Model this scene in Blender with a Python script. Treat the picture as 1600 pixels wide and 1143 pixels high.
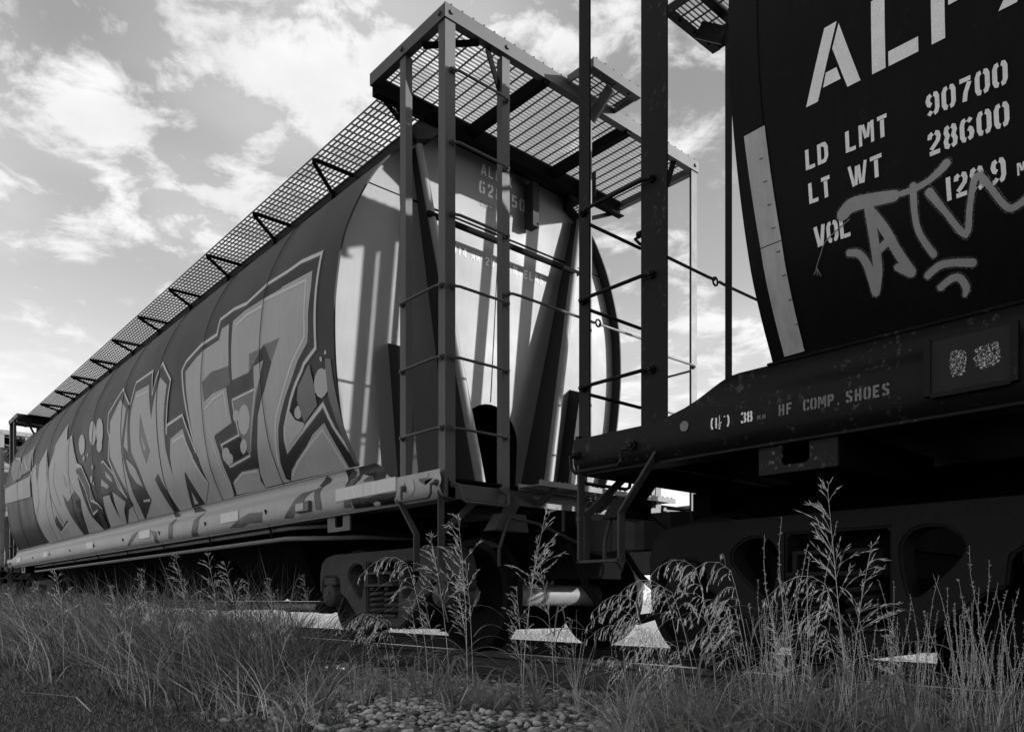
import bpy, bmesh, math, random
import numpy as np
from mathutils import Vector, Matrix
random.seed(7); RNG = np.random.default_rng(11)
scene = bpy.context.scene
for o in list(bpy.data.objects): bpy.data.objects.remove(o)
COL = scene.collection

# ------------------------------------------------------------------ camera
# world: x = across the track (away from the camera), y = along the track, z = up, rail top = 0
cam_data = bpy.data.cameras.new('camera'); cam = bpy.data.objects.new('camera', cam_data); COL.objects.link(cam)
cam.location = (0, 0, .42)
cam.rotation_euler = (math.radians(90), 0, math.radians(48.4 - 90))
cam_data.sensor_width = 36; cam_data.lens = 27.3
cam_data.shift_x = 0; cam_data.shift_y = .2278
cam_data.clip_start = .05; cam_data.clip_end = 3000
scene.camera = cam

# ------------------------------------------------------------------ light
SUN_DIR = Vector((-.88, 1.0, -.35)).normalized()          # the way the sunlight travels
SUN_EL = math.asin(-SUN_DIR.z); SUN_AZ = math.atan2(-SUN_DIR.x, -SUN_DIR.y)
sd = bpy.data.lights.new('sun', 'SUN'); sd.energy = 5.0; sd.angle = math.radians(.53); sd.color = (1, 1, 1)
so = bpy.data.objects.new('sun', sd); COL.objects.link(so)
so.rotation_euler = SUN_DIR.to_track_quat('-Z', 'Y').to_euler(); so.location = (20, -20, 20)

def nd(nt, typ, **kw):
    n = nt.nodes.new(typ)
    for k, v in kw.items():
        if k in n.inputs: n.inputs[k].default_value = v
        else: setattr(n, k, v)
    return n
def lk(nt, a, b): nt.links.new(a, b)
def math_n(nt, op, a, b=None, c=None, clamp=False):
    n = nt.nodes.new('ShaderNodeMath'); n.operation = op; n.use_clamp = clamp
    for i, v in enumerate((a, b, c)):
        if v is None: continue
        if isinstance(v, (int, float)): n.inputs[i].default_value = v
        else: nt.links.new(v, n.inputs[i])
    return n.outputs[0]

world = bpy.data.worlds.new('World'); scene.world = world; world.use_nodes = True
nt = world.node_tree; nt.nodes.clear()
SKY_STRENGTH = .15
sky = nd(nt, 'ShaderNodeTexSky', sky_type='NISHITA', sun_disc=False, sun_elevation=SUN_EL, sun_rotation=SUN_AZ,
         altitude=700, air_density=1.0, dust_density=1.5, ozone_density=1.0)
bw = nd(nt, 'ShaderNodeRGBToBW'); lk(nt, sky.outputs[0], bw.inputs[0])
tc = nd(nt, 'ShaderNodeTexCoord')
sep = nd(nt, 'ShaderNodeSeparateXYZ'); lk(nt, tc.outputs['Generated'], sep.inputs[0])
zz = math_n(nt, 'MAXIMUM', math_n(nt, 'ADD', sep.outputs[2], .16), .05)
cx = math_n(nt, 'DIVIDE', sep.outputs[0], zz); cy = math_n(nt, 'DIVIDE', sep.outputs[1], zz)
comb = nd(nt, 'ShaderNodeCombineXYZ'); lk(nt, cx, comb.inputs[0]); lk(nt, cy, comb.inputs[1])
mp = nd(nt, 'ShaderNodeMapping'); lk(nt, comb.outputs[0], mp.inputs[0])
mp.inputs['Location'].default_value = (-4.1, 6.9, 0); mp.inputs['Rotation'].default_value = (0, 0, .5); mp.inputs['Scale'].default_value = (1.0, 1.0, 1)
n1 = nd(nt, 'ShaderNodeTexNoise', Scale=6.4, Detail=12.0, Roughness=.62, Distortion=.3); lk(nt, mp.outputs[0], n1.inputs['Vector'])
n2 = nd(nt, 'ShaderNodeTexNoise', Scale=1.3, Detail=3.0, Roughness=.5); lk(nt, mp.outputs[0], n2.inputs['Vector'])
cl = math_n(nt, 'ADD', math_n(nt, 'MULTIPLY', n1.outputs[0], .66), math_n(nt, 'MULTIPLY', n2.outputs[0], .34))
def sstep(v, lo, hi):
    k = nd(nt, 'ShaderNodeMapRange', interpolation_type='SMOOTHSTEP'); lk(nt, v, k.inputs[0]); k.inputs[1].default_value = lo; k.inputs[2].default_value = hi; return k.outputs[0]
puff = sstep(cl, .46, .59); veil = math_n(nt, 'MULTIPLY', sstep(n2.outputs[0], .38, .68), .45)
mask = math_n(nt, 'MULTIPLY', math_n(nt, 'MAXIMUM', puff, veil), .95)
haze_f = math_n(nt, 'POWER', math_n(nt, 'SUBTRACT', 1.0, math_n(nt, 'MAXIMUM', sep.outputs[2], 0.0)), 5.0)      # pale haze towards the horizon, all round
skyv = math_n(nt, 'ADD', math_n(nt, 'MULTIPLY', bw.outputs[0], 1.5), math_n(nt, 'MULTIPLY', haze_f, 3.0))
n3 = nd(nt, 'ShaderNodeTexNoise', Scale=5.5, Detail=7.0, Roughness=.5); lk(nt, mp.outputs[0], n3.inputs['Vector'])
cloudv = math_n(nt, 'ADD', 4.0, math_n(nt, 'MULTIPLY', n3.outputs[0], 3.4))
mixc = math_n(nt, 'ADD', math_n(nt, 'MULTIPLY', skyv, math_n(nt, 'SUBTRACT', 1.0, mask)), math_n(nt, 'MULTIPLY', cloudv, mask))
bg = nd(nt, 'ShaderNodeBackground', Strength=SKY_STRENGTH); lk(nt, mixc, bg.inputs[0])
wo = nd(nt, 'ShaderNodeOutputWorld'); lk(nt, bg.outputs[0], wo.inputs[0])

vs = scene.view_settings
vs.view_transform = 'Standard'; vs.look = 'None'; vs.exposure = 0.14; vs.gamma = 1.0; vs.use_curve_mapping = False
scene.render.engine = 'CYCLES'

# ------------------------------------------------------------------ materials
def mat(name, v, rough=.6, metal=0., var=.25, scale=3., streak=0., bump=0., bscale=60., spec=.4, rust=0., speck=0.):
    m = bpy.data.materials.new(name); m.use_nodes = True; t = m.node_tree; t.nodes.clear()
    out = nd(t, 'ShaderNodeOutputMaterial'); p = nd(t, 'ShaderNodeBsdfPrincipled', Roughness=rough, Metallic=metal)
    p.inputs['Specular IOR Level'].default_value = spec
    lk(t, p.outputs[0], out.inputs[0])
    c = nd(t, 'ShaderNodeTexCoord')
    nz = nd(t, 'ShaderNodeTexNoise', Scale=scale, Detail=6., Roughness=.6); lk(t, c.outputs['Object'], nz.inputs['Vector'])
    f = math_n(t, 'MULTIPLY_ADD', math_n(t, 'SUBTRACT', nz.outputs[0], .5), 2 * var, 1.)
    if streak:                                            # rain streaks running down the sheet
        mpp = nd(t, 'ShaderNodeMapping'); lk(t, c.outputs['Object'], mpp.inputs[0]); mpp.inputs['Scale'].default_value = (14, 14, .6)
        n2 = nd(t, 'ShaderNodeTexNoise', Scale=2.2, Detail=4., Roughness=.6); lk(t, mpp.outputs[0], n2.inputs['Vector'])
        f = math_n(t, 'MULTIPLY', f, math_n(t, 'MULTIPLY_ADD', math_n(t, 'SUBTRACT', n2.outputs[0], .5), 2 * streak, 1.))
    val = math_n(t, 'MULTIPLY', f, v)
    if rust:                                              # scratches and chips to bare metal
        n3 = nd(t, 'ShaderNodeTexNoise', Scale=34., Detail=5., Roughness=.7); lk(t, c.outputs['Object'], n3.inputs['Vector'])
        n4 = nd(t, 'ShaderNodeTexNoise', Scale=6., Detail=2.); lk(t, c.outputs['Object'], n4.inputs['Vector'])
        k = nd(t, 'ShaderNodeMapRange'); lk(t, math_n(t, 'ADD', n3.outputs[0], math_n(t, 'MULTIPLY', n4.outputs[0], .5)), k.inputs[0])
        k.inputs[1].default_value = .87; k.inputs[2].default_value = .95
        val = math_n(t, 'ADD', val, math_n(t, 'MULTIPLY', k.outputs[0], rust))
    if speck:
        n5 = nd(t, 'ShaderNodeTexNoise', Scale=180., Detail=2.); lk(t, c.outputs['Object'], n5.inputs['Vector'])
        val = math_n(t, 'MULTIPLY', val, math_n(t, 'MULTIPLY_ADD', math_n(t, 'SUBTRACT', n5.outputs[0], .5), 2 * speck, 1.))
    val = math_n(t, 'MAXIMUM', val, .002)
    cb = nd(t, 'ShaderNodeCombineColor'); 
    for i in range(3): lk(t, val, cb.inputs[i])
    lk(t, cb.outputs[0], p.inputs['Base Color'])
    rr = math_n(t, 'MULTIPLY_ADD', math_n(t, 'SUBTRACT', nz.outputs[0], .5), .3, rough, True); lk(t, rr, p.inputs['Roughness'])
    if bump:
        nb = nd(t, 'ShaderNodeTexNoise', Scale=bscale, Detail=5., Roughness=.6); lk(t, c.outputs['Object'], nb.inputs['Vector'])
        b = nd(t, 'ShaderNodeBump', Strength=bump, Distance=.01); lk(t, nb.outputs[0], b.inputs['Height']); lk(t, b.outputs[0], p.inputs['Normal'])
    return m
def foliage(name, v, var=.45, trans=.35, rough=.5):
    m = bpy.data.materials.new(name); m.use_nodes = True; t = m.node_tree; t.nodes.clear()
    out = nd(t, 'ShaderNodeOutputMaterial'); c = nd(t, 'ShaderNodeTexCoord')
    nz = nd(t, 'ShaderNodeTexNoise', Scale=23., Detail=4.); lk(t, c.outputs['Object'], nz.inputs['Vector'])
    g = nd(t, 'ShaderNodeNewGeometry')
    f = math_n(t, 'MULTIPLY_ADD', math_n(t, 'SUBTRACT', g.outputs['Random Per Island'], .45), 2 * var, 1.)
    f = math_n(t, 'MULTIPLY', f, math_n(t, 'MULTIPLY_ADD', math_n(t, 'SUBTRACT', nz.outputs[0], .5), .8, 1.))
    val = math_n(t, 'MAXIMUM', math_n(t, 'MULTIPLY', f, v), .008)
    cb = nd(t, 'ShaderNodeCombineColor')
    for i in range(3): lk(t, val, cb.inputs[i])
    p = nd(t, 'ShaderNodeBsdfPrincipled', Roughness=rough); p.inputs['Specular IOR Level'].default_value = .35
    lk(t, cb.outputs[0], p.inputs['Base Color'])
    tr = nd(t, 'ShaderNodeBsdfTranslucent'); lk(t, cb.outputs[0], tr.inputs[0])
    mx = nd(t, 'ShaderNodeMixShader', Fac=trans); lk(t, p.outputs[0], mx.inputs[1]); lk(t, tr.outputs[0], mx.inputs[2]); lk(t, mx.outputs[0], out.inputs[0])
    return m
def spray(name, v, cover=.5, sc=260.):                              # overspray: paint dots with bare surface between
    m = bpy.data.materials.new(name); m.use_nodes = True; t = m.node_tree; t.nodes.clear()
    out = nd(t, 'ShaderNodeOutputMaterial'); c = nd(t, 'ShaderNodeTexCoord')
    nz = nd(t, 'ShaderNodeTexNoise', Scale=sc, Detail=3., Distortion=1.2); lk(t, c.outputs['Object'], nz.inputs['Vector'])
    k = nd(t, 'ShaderNodeMapRange'); lk(t, nz.outputs[0], k.inputs[0]); k.inputs[1].default_value = .62 - cover * .3; k.inputs[2].default_value = .78 - cover * .3
    p = nd(t, 'ShaderNodeBsdfPrincipled', Roughness=.6); p.inputs['Base Color'].default_value = (v, v, v, 1)
    tr = nd(t, 'ShaderNodeBsdfTransparent')
    mx = nd(t, 'ShaderNodeMixShader'); lk(t, k.outputs[0], mx.inputs[0]); lk(t, tr.outputs[0], mx.inputs[1]); lk(t, p.outputs[0], mx.inputs[2]); lk(t, mx.outputs[0], out.inputs[0])
    return m
M = dict(
    body_a=mat('grey_car_paint', .034, .5, spec=.12, var=.3, scale=1.2, streak=.16, speck=.06, bump=.03, bscale=8),
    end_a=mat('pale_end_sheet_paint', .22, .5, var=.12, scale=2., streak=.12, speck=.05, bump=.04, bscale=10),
    frame_a=mat('grey_frame_paint', .062, .5, var=.3, scale=6., streak=.1, speck=.1),
    sill_a=mat('pale_sill_paint', .34, .48, var=.2, scale=4., streak=.25),
    body_b=mat('dark_car_paint', .0045, .5, rust=.005, spec=.08, var=.4, scale=2., streak=.6, speck=.2, bump=.03, bscale=8),
    frame_b=mat('dark_frame_paint', .008, .5, spec=.12, var=.3, scale=5., rust=.045),
    end_b=mat('dark_end_sheet_paint', .012, .45, var=.25, scale=2., streak=.2),
    body_c=mat('weathered_far_car_paint', .2, .5, var=.25, scale=2., streak=.2),
    under=mat('grimy_underframe', .005, .85, spec=.05, var=.5, scale=5., bump=.2, bscale=40),
    cast=mat('rusty_cast_steel', .062, .75, spec=.12, var=.5, scale=7., bump=.35, bscale=45, speck=.3),
    cast_b=mat('dark_cast_steel', .016, .7, spec=.08, var=.45, scale=7., bump=.35, bscale=45, speck=.2),
    wheel=mat('worn_wheel_steel', .007, .6, spec=.08, var=.4, scale=9.),
    brace=mat('shade_darkened_brace_paint', .035, .6, spec=.15, var=.2, scale=3., streak=.15),  # shade of the brace webs put into the colour
    pad_b=mat('chipped_dark_paint', .012, .55, spec=.15, var=.4, scale=7., rust=.16),
    step=mat('worn_step_steel', .05, .6, spec=.2, var=.35, scale=9., rust=.05),
    axle=mat('dusty_axle_steel', .20, .6, var=.25, scale=9., bump=.1),
    steel=mat('galvanised_grating', .06, .5, var=.3, scale=9.),
    black=mat('black_bracket_paint', .010, .7, spec=.04, var=.3, scale=9.),
    rail=mat('rusty_rail', .05, .6, metal=.2, var=.4, scale=11., bump=.1),
    railtop=mat('polished_rail_head', .35, .3, metal=.8, var=.2, scale=11.),
    tie=mat('weathered_tie_wood', .05, .9, var=.5, scale=4., bump=.6, bscale=30),
    reflect=mat('reflective_tape', .6, .45, var=.1, scale=8., streak=.2),
    reflect_b=mat('dirty_reflective_tape', .40, .5, var=.25, scale=8., streak=.35, speck=.2),
    letter=mat('white_stencil_paint', .85, .6, var=.2, scale=12., speck=.25),
    letter_worn=mat('worn_stencil_paint', .17, .6, var=.5, scale=16., speck=.4),
    letter_pale=mat('pale_stencil_paint', .75, .6, var=.15, scale=12., speck=.2),
    letter_end=mat('grey_stencil_paint', .85, .6, var=.2, scale=12., speck=.25),
    tag=mat('grey_marker_spray_paint', .30, .6, var=.2, scale=9., speck=.25),
    mist_h=spray('outline_overspray', .42, .3, 190.),
    mist=spray('overspray_mist', .2, .4),
    chalk=spray('chalk_scribble', .6, .45, 150.),
    wood=mat('dark_card_board', .012, .8, var=.5, scale=12., bump=.3),
    # graffiti tones
    g_k=mat('black_spray_paint', .007, .5, spec=.2, var=.25, scale=2., streak=.12),
    g_k2=mat('charcoal_spray_paint', .018, .45, var=.25, scale=2., streak=.12),
    g_f=mat('silver_spray_paint', .37, .5, var=.42, scale=1.3, streak=.2, speck=.08),
    g_h=mat('white_outline_spray_paint', .55, .5, var=.2, scale=5.),
    g_m=mat('mid_grey_spray_paint', .11, .5, var=.3, scale=3., streak=.2),
    g_b=mat('pale_bubble_spray_paint', .42, .5, var=.25, scale=6.),
    g_b2=mat('buffed_paint_patch', .30, .5, var=.25, scale=3., streak=.2),
    g_s=mat('grey_stripe_spray_paint', .06, .5, var=.25, scale=4., streak=.2),
)

# ------------------------------------------------------------------ mesh helpers
class MB:
    def __init__(s): s.v = []; s.f = []
    def add(s, vs_, fs):
        n = len(s.v); s.v += [tuple(p) for p in vs_]; s.f += [tuple(i + n for i in f) for f in fs]; return s
    def box(s, x0, x1, y0, y1, z0, z1):
        return s.add([(x0, y0, z0), (x1, y0, z0), (x1, y1, z0), (x0, y1, z0), (x0, y0, z1), (x1, y0, z1), (x1, y1, z1), (x0, y1, z1)],
                     [(0, 3, 2, 1), (4, 5, 6, 7), (0, 1, 5, 4), (1, 2, 6, 5), (2, 3, 7, 6), (3, 0, 4, 7)])
    def hexa(s, pts): return s.add(pts, [(0, 3, 2, 1), (4, 5, 6, 7), (0, 1, 5, 4), (1, 2, 6, 5), (2, 3, 7, 6), (3, 0, 4, 7)])
    def bar(s, p, q, w, h, up=(0, 0, 1)):
        p = Vector(p); q = Vector(q); d = (q - p).normalized(); u = Vector(up)
        a = d.cross(u)
        if a.length < 1e-4: a = d.cross(Vector((1, 0, 0)))
        a.normalize(); b = a.cross(d).normalized(); a *= w / 2; b *= h / 2
        return s.hexa([p - a - b, p + a - b, p + a + b, p - a + b, q - a - b, q + a - b, q + a + b, q - a + b])
    def tube(s, pts, r, n=8, cap=True):
        pts = [Vector(p) for p in pts]; rings = []
        prev = None
        for i, p in enumerate(pts):
            d = (pts[min(i + 1, len(pts) - 1)] - pts[max(i - 1, 0)]).normalized()
            if prev is None:
                a = d.cross(Vector((0, 0, 1)))
                if a.length < .1: a = d.cross(Vector((1, 0, 0)))
            else: a = prev - d * prev.dot(d)
            a.normalize(); prev = a; b = d.cross(a)
            rr = r[i] if isinstance(r, (list, tuple)) else r
            rings.append([p + (a * math.cos(k * 2 * math.pi / n) + b * math.sin(k * 2 * math.pi / n)) * rr for k in range(n)])
        vs_ = [v for R_ in rings for v in R_]; fs = []
        for i in range(len(pts) - 1):
            for k in range(n): fs.append((i * n + k, i * n + (k + 1) % n, (i + 1) * n + (k + 1) % n, (i + 1) * n + k))
        if cap: fs.append(tuple(range(n))[::-1]); fs.append(tuple((len(pts) - 1) * n + k for k in range(n)))
        return s.add(vs_, fs)
    def disc(s, c, axis, r, h, n=10):                     # short cylinder (bolt head, rivet)
        c = Vector(c); ax = Vector(axis).normalized(); return s.tube([c, c + ax * h], r, n)
    def lathe_x(s, prof, y, z, n=32):                     # closed profile (x, r) turned round an axis along x
        m = len(prof); vs_ = [(x, y + r * math.cos(2 * math.pi * k / n), z + r * math.sin(2 * math.pi * k / n)) for k in range(n) for x, r in prof]
        fs = [(k * m + i, k * m + (i + 1) % m, ((k + 1) % n) * m + (i + 1) % m, ((k + 1) % n) * m + i) for k in range(n) for i in range(m)]
        return s.add(vs_, fs)
    def bm(s):
        b = bmesh.new(); V = [b.verts.new(p) for p in s.v]
        for f in s.f:
            try: b.faces.new([V[i] for i in f])
            except ValueError: pass
        return b
    def build(s, name, m, parent=None, smooth=False, bevel=0.):
        b = s.bm(); bmesh.ops.recalc_face_normals(b, faces=b.faces)
        if bevel: bmesh.ops.bevel(b, geom=b.edges[:], offset=bevel, segments=1, affect='EDGES')
        return finish(name, b, m, parent, smooth)
def finish(name, b, m, parent=None, smooth=False):
    me = bpy.data.meshes.new(name); b.to_mesh(me); b.free()
    if smooth:
        me.polygons.foreach_set('use_smooth', [True] * len(me.polygons))
        try: me.set_sharp_from_angle(angle=math.radians(35))
        except Exception: pass
    me.materials.append(m)
    o = bpy.data.objects.new(name, me); COL.objects.link(o); o.parent = parent
    return o
def tag(o, label=None, cat=None, group=None, kind=None):
    for k, v in (('label', label), ('category', cat), ('group', group), ('kind', kind)):
        if v: o[k] = v
    return o
def empty(name, loc):
    o = bpy.data.objects.new(name, None); o.location = loc; o.empty_display_size = .3; COL.objects.link(o); return o
def plate(outer, holes, to3, t0, t1):
    """polygon with holes, extruded between the offsets t0 and t1; to3(u, v, t) -> point"""
    b = bmesh.new(); edges = []
    for loop in [outer] + holes:
        V = [b.verts.new((u, v, 0)) for u, v in loop]
        edges += [b.edges.new((V[i], V[(i + 1) % len(V)])) for i in range(len(V))]
    bmesh.ops.triangle_fill(b, edges=edges, use_beauty=True)
    r = bmesh.ops.extrude_face_region(b, geom=b.faces[:])
    top = {v for v in r['geom'] if isinstance(v, bmesh.types.BMVert)}
    for v in b.verts: v.co = Vector(to3(v.co.x, v.co.y, t1 if v in top else t0))
    bmesh.ops.recalc_face_normals(b, faces=b.faces)
    return b
def smooth_poly(pts, n=2):
    for _ in range(n):
        q = []
        for i in range(len(pts)):
            a = pts[i]; c = pts[(i + 1) % len(pts)]
            q += [(a[0] * .75 + c[0] * .25, a[1] * .75 + c[1] * .25), (a[0] * .25 + c[0] * .75, a[1] * .25 + c[1] * .75)]
        pts = q
    return pts

# ------------------------------------------------------------------ car body section
XC = 4.77                                                  # track centre line
WP = [(1.5, 1.5), (1.7, 1.585), (1.9, 1.65), (2.28, 1.71), (2.7, 1.735), (3.0, 1.72), (3.3, 1.675), (3.55, 1.59), (3.82, 1.46), (4.0, 1.34), (4.2, 1.16), (4.30, 1.02), (4.37, .87)]
SP = [(1.14, 1.50), (1.165, 1.53), (1.20, 1.545), (1.33, 1.545), (1.365, 1.53), (1.395, 1.50), (1.43, 1.487), (1.47, 1.49), (1.5, 1.5)]
def catmull(T, z):
    n = len(T)
    if z <= T[0][0]: return T[0][1]
    if z >= T[-1][0]: return T[-1][1]
    for i in range(n - 1):
        if z <= T[i + 1][0]:
            z0, w0 = T[i]; z1, w1 = T[i + 1]; h = z1 - z0; t = (z - z0) / h
            m0 = ((T[i + 1][1] - T[i - 1][1]) / (T[i + 1][0] - T[i - 1][0])) if i > 0 else (w1 - w0) / h
            m1 = ((T[i + 2][1] - T[i][1]) / (T[i + 2][0] - T[i][0])) if i + 2 < n else (w1 - w0) / h
            return (2 * t**3 - 3 * t**2 + 1) * w0 + (t**3 - 2 * t**2 + t) * h * m0 + (-2 * t**3 + 3 * t**2) * w1 + (t**3 - t**2) * h * m1
ZL = [1.5 + 2.87 * i / 44 for i in range(45)]              # body facet levels
WL = [catmull(WP, z) for z in ZL]
def lin(Z, W, z):
    if z <= Z[0]: return W[0]
    for i in range(len(Z) - 1):
        if z <= Z[i + 1]: return W[i] + (W[i + 1] - W[i]) * (z - Z[i]) / (Z[i + 1] - Z[i])
    return W[-1]
SZ = [a for a, b in SP]; SW = [b for a, b in SP]
def e_rim(z): return 1.24 - .062 * (z - 1.5)

def surf_map(Z, W, ysurf):
    """(e, z) on the near side sheet -> car-local point lifted off the sheet by 'off'"""
    def f(e, z, off):
        w = lin(Z, W, z); dz = .02
        dw = (lin(Z, W, min(z + dz, Z[-1])) - lin(Z, W, max(z - dz, Z[0]))) / (min(z + dz, Z[-1]) - max(z - dz, Z[0]))
        n = Vector((1, -dw)).normalized()
        return (-(w + n.x * off), ysurf(e), z + n.y * off)
    return f
def stroke_poly(pts, w, cap=0):
    """outline polygon of a brush stroke"""
    P_ = [Vector(p) for p in pts]; L = []; R_ = []
    for i, p in enumerate(P_):
        d0 = (p - P_[i - 1]).normalized() if i > 0 else None
        d1 = (P_[i + 1] - p).normalized() if i < len(P_) - 1 else None
        d0 = d0 or d1; d1 = d1 or d0
        n0 = Vector((-d0.y, d0.x)); n1 = Vector((-d1.y, d1.x)); n = n0 + n1
        if n.length < .35: n = n0
        n.normalize(); k = 1 / max(n.dot(n0), .6); ww = (w[i] if isinstance(w, (list, tuple)) else w) / 2
        L.append(p + n * ww * k); R_.append(p - n * ww * k)
    out = [tuple(p) for p in L]
    def arc(c, frm, rad, k):
        a0 = math.atan2(frm.y, frm.x); return [(c.x + rad * math.cos(a0 - math.pi * (j + 1) / (k + 1)), c.y + rad * math.sin(a0 - math.pi * (j + 1) / (k + 1))) for j in range(k)]
    if cap: out += arc(P_[-1], L[-1] - P_[-1], (L[-1] - P_[-1]).length, cap)
    out += [tuple(p) for p in R_[::-1]]
    if cap: out += arc(P_[0], R_[0] - P_[0], (R_[0] - P_[0]).length, cap)
    return out
def decal(name, polys, mp_, levels, off, m, parent):
    """flat paint laid on a curved sheet: polygons in sheet coordinates, cut at the sheet's facet lines"""
    b = bmesh.new()
    for pl in polys:
        V = [b.verts.new((p[0], p[1], 0)) for p in pl]
        try: b.faces.new(V)
        except ValueError: pass
    bmesh.ops.triangulate(b, faces=b.faces[:])
    for z in levels:
        bmesh.ops.bisect_plane(b, geom=b.verts[:] + b.edges[:] + b.faces[:], plane_co=(0, z, 0), plane_no=(0, 1, 0), dist=1e-5)
    for v in b.verts: v.co = Vector(mp_(v.co.x, v.co.y, off))
    bmesh.ops.recalc_face_normals(b, faces=b.faces)
    return finish(name, b, m, parent, True)

# ------------------------------------------------------------------ stencil lettering
def mir(s): return [[(1 - x, y) for x, y in q] for q in s]
_0 = [[(.40, .92), (.22, .90), (.10, .76), (.10, .24), (.22, .10), (.40, .08)]]
_8 = [[(.40, .93), (.2, .88), (.13, .72), (.26, .54), (.1, .34), (.16, .13), (.40, .07)]]
_6 = [[(.40, .92), (.22, .88), (.1, .72), (.1, .24), (.22, .1), (.40, .08)], [(.6, .92), (.86, .80)], [(.6, .08), (.8, .13), (.9, .3), (.8, .47), (.6, .53)]]
GL = {'0': _0 + mir(_0), 'O': _0 + mir(_0), '1': [[(.5, 0), (.5, 1)]],
 '2': [[(.1, .70), (.15, .86), (.38, .93)], [(.58, .93), (.8, .88), (.88, .72), (.8, .55), (.2, .24)], [(.05, .08), (.95, .08)]],
 '3': [[(.1, .80), (.2, .92), (.42, .93)], [(.58, .93), (.85, .85), (.87, .66), (.58, .53)], [(.62, .47), (.9, .36), (.87, .15), (.58, .07)], [(.42, .07), (.15, .1), (.08, .24)]],
 '4': [[(.62, 1), (.05, .3)], [(.05, .26), (.55, .26)], [(.78, 0), (.78, 1)]],
 '5': [[(.88, .92), (.15, .92), (.15, .56), (.42, .59)], [(.58, .59), (.85, .5), (.88, .2), (.58, .07)], [(.42, .07), (.08, .16)]],
 '6': _6, '9': [[(1 - x, 1 - y) for x, y in q] for q in _6], '8': _8 + mir(_8),
 '7': [[(.05, .92), (.95, .92)], [(.85, .78), (.52, .36), (.42, 0)]],
 'A': [[(.1, 0), (.42, 1)], [(.6, 1), (.92, 0)], [(.36, .28), (.66, .28)]], 'L': [[(.14, 0), (.14, 1)], [(.34, .08), (.95, .08)]],
 'P': [[(.14, 0), (.14, 1)], [(.34, .92), (.75, .9), (.88, .72), (.75, .5), (.34, .46)]], 'X': [[(.08, 0), (.40, .44)], [(.6, .56), (.92, 1)], [(.08, 1), (.92, 0)]],
 'B': [[(.14, 0), (.14, 1)], [(.34, .92), (.78, .9), (.85, .72), (.7, .54), (.88, .32), (.78, .1), (.34, .08)]],
 'D': [[(.14, 0), (.14, 1)], [(.34, .92), (.7, .9), (.88, .72), (.88, .28), (.7, .1), (.34, .08)]],
 'M': [[(.1, 0), (.1, 1)], [(.9, 0), (.9, 1)], [(.27, .96), (.47, .3)], [(.56, .3), (.73, .96)]], 'T': [[(.05, .92), (.95, .92)], [(.5, .8), (.5, 0)]],
 'W': [[(.05, 1), (.27, 0)], [(.38, .02), (.46, .9)], [(.56, .9), (.64, .02)], [(.76, 0), (.95, 1)]], 'V': [[(.08, 1), (.40, 0)], [(.6, 0), (.92, 1)]],
 'H': [[(.14, 0), (.14, 1)], [(.86, 0), (.86, 1)], [(.34, .5), (.66, .5)]], 'F': [[(.14, 0), (.14, 1)], [(.34, .92), (.95, .92)], [(.34, .5), (.8, .5)]],
 'E': [[(.14, 0), (.14, 1)], [(.34, .92), (.95, .92)], [(.34, .5), (.8, .5)], [(.34, .08), (.95, .08)]],
 'C': _0 + [[(.6, .92), (.8, .88), (.9, .7)], [(.6, .08), (.8, .12), (.9, .3)]], 'R': [[(.14, 0), (.14, 1)], [(.34, .92), (.75, .9), (.88, .72), (.75, .52), (.34, .48)], [(.56, .4), (.92, 0)]],
 'S': [[(.9, .78), (.8, .9), (.58, .93)], [(.40, .93), (.14, .84), (.14, .64), (.84, .38), (.86, .16), (.6, .07)], [(.42, .07), (.2, .1), (.1, .24)]],
 'N': [[(.1, 0), (.1, 1)], [(.9, 0), (.9, 1)], [(.26, .95), (.74, .05)]],
 '(': [[(.75, 1.05), (.5, .75), (.5, .25), (.75, -.05)]], ')': [[(.25, 1.05), (.5, .75), (.5, .25), (.25, -.05)]], '.': [[(.4, .06), (.62, .06)]], '-': [[(.2, .5), (.8, .5)]],
 '"': [[(.35, 1.1), (.35, .85)], [(.65, 1.1), (.65, .85)]], '_': []}
def text_polys(s, x, y, h, w=.55, th=.17, gap=.22):
    out = []
    for ch in s:
        if ch != ' ':
            k = 1.45 if ch in 'MW' else 1.
            for q in GL[ch]: out.append(stroke_poly([(x + a * w * h * k, y + b * h) for a, b in q], th * h * (.8 if k > 1 else 1)))
            x += (w * k + gap) * h if ch not in '1().' else (w * .75 + gap) * h
        else: x += (w + gap) * h * .9
    return out

# ------------------------------------------------------------------ the hopper car
class Car:
    def __init__(s, name, ylo, yhi, mats, truck_e, label):
        s.ylo, s.yhi = ylo, yhi; s.ym = (ylo + yhi) / 2; s.L = yhi - ylo; s.m = mats; s.te = truck_e
        s.root = empty(name, (XC, s.ym, 0)); tag(s.root, label, 'rail car')
    def end_fn(s, which):
        Y0, d = (s.ylo, 1) if which == 'lo' else (s.yhi, -1)
        return lambda x, e, z: (x, Y0 + d * e - s.ym, z)

def add_P(mb, P, x0, x1, e0, e1, z0, z1):                  # a box given in (x, e, z)
    a = P(x0, e0, z0); b = P(x1, e1, z1)
    return mb.box(min(a[0], b[0]), max(a[0], b[0]), min(a[1], b[1]), max(a[1], b[1]), z0, z1)

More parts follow.
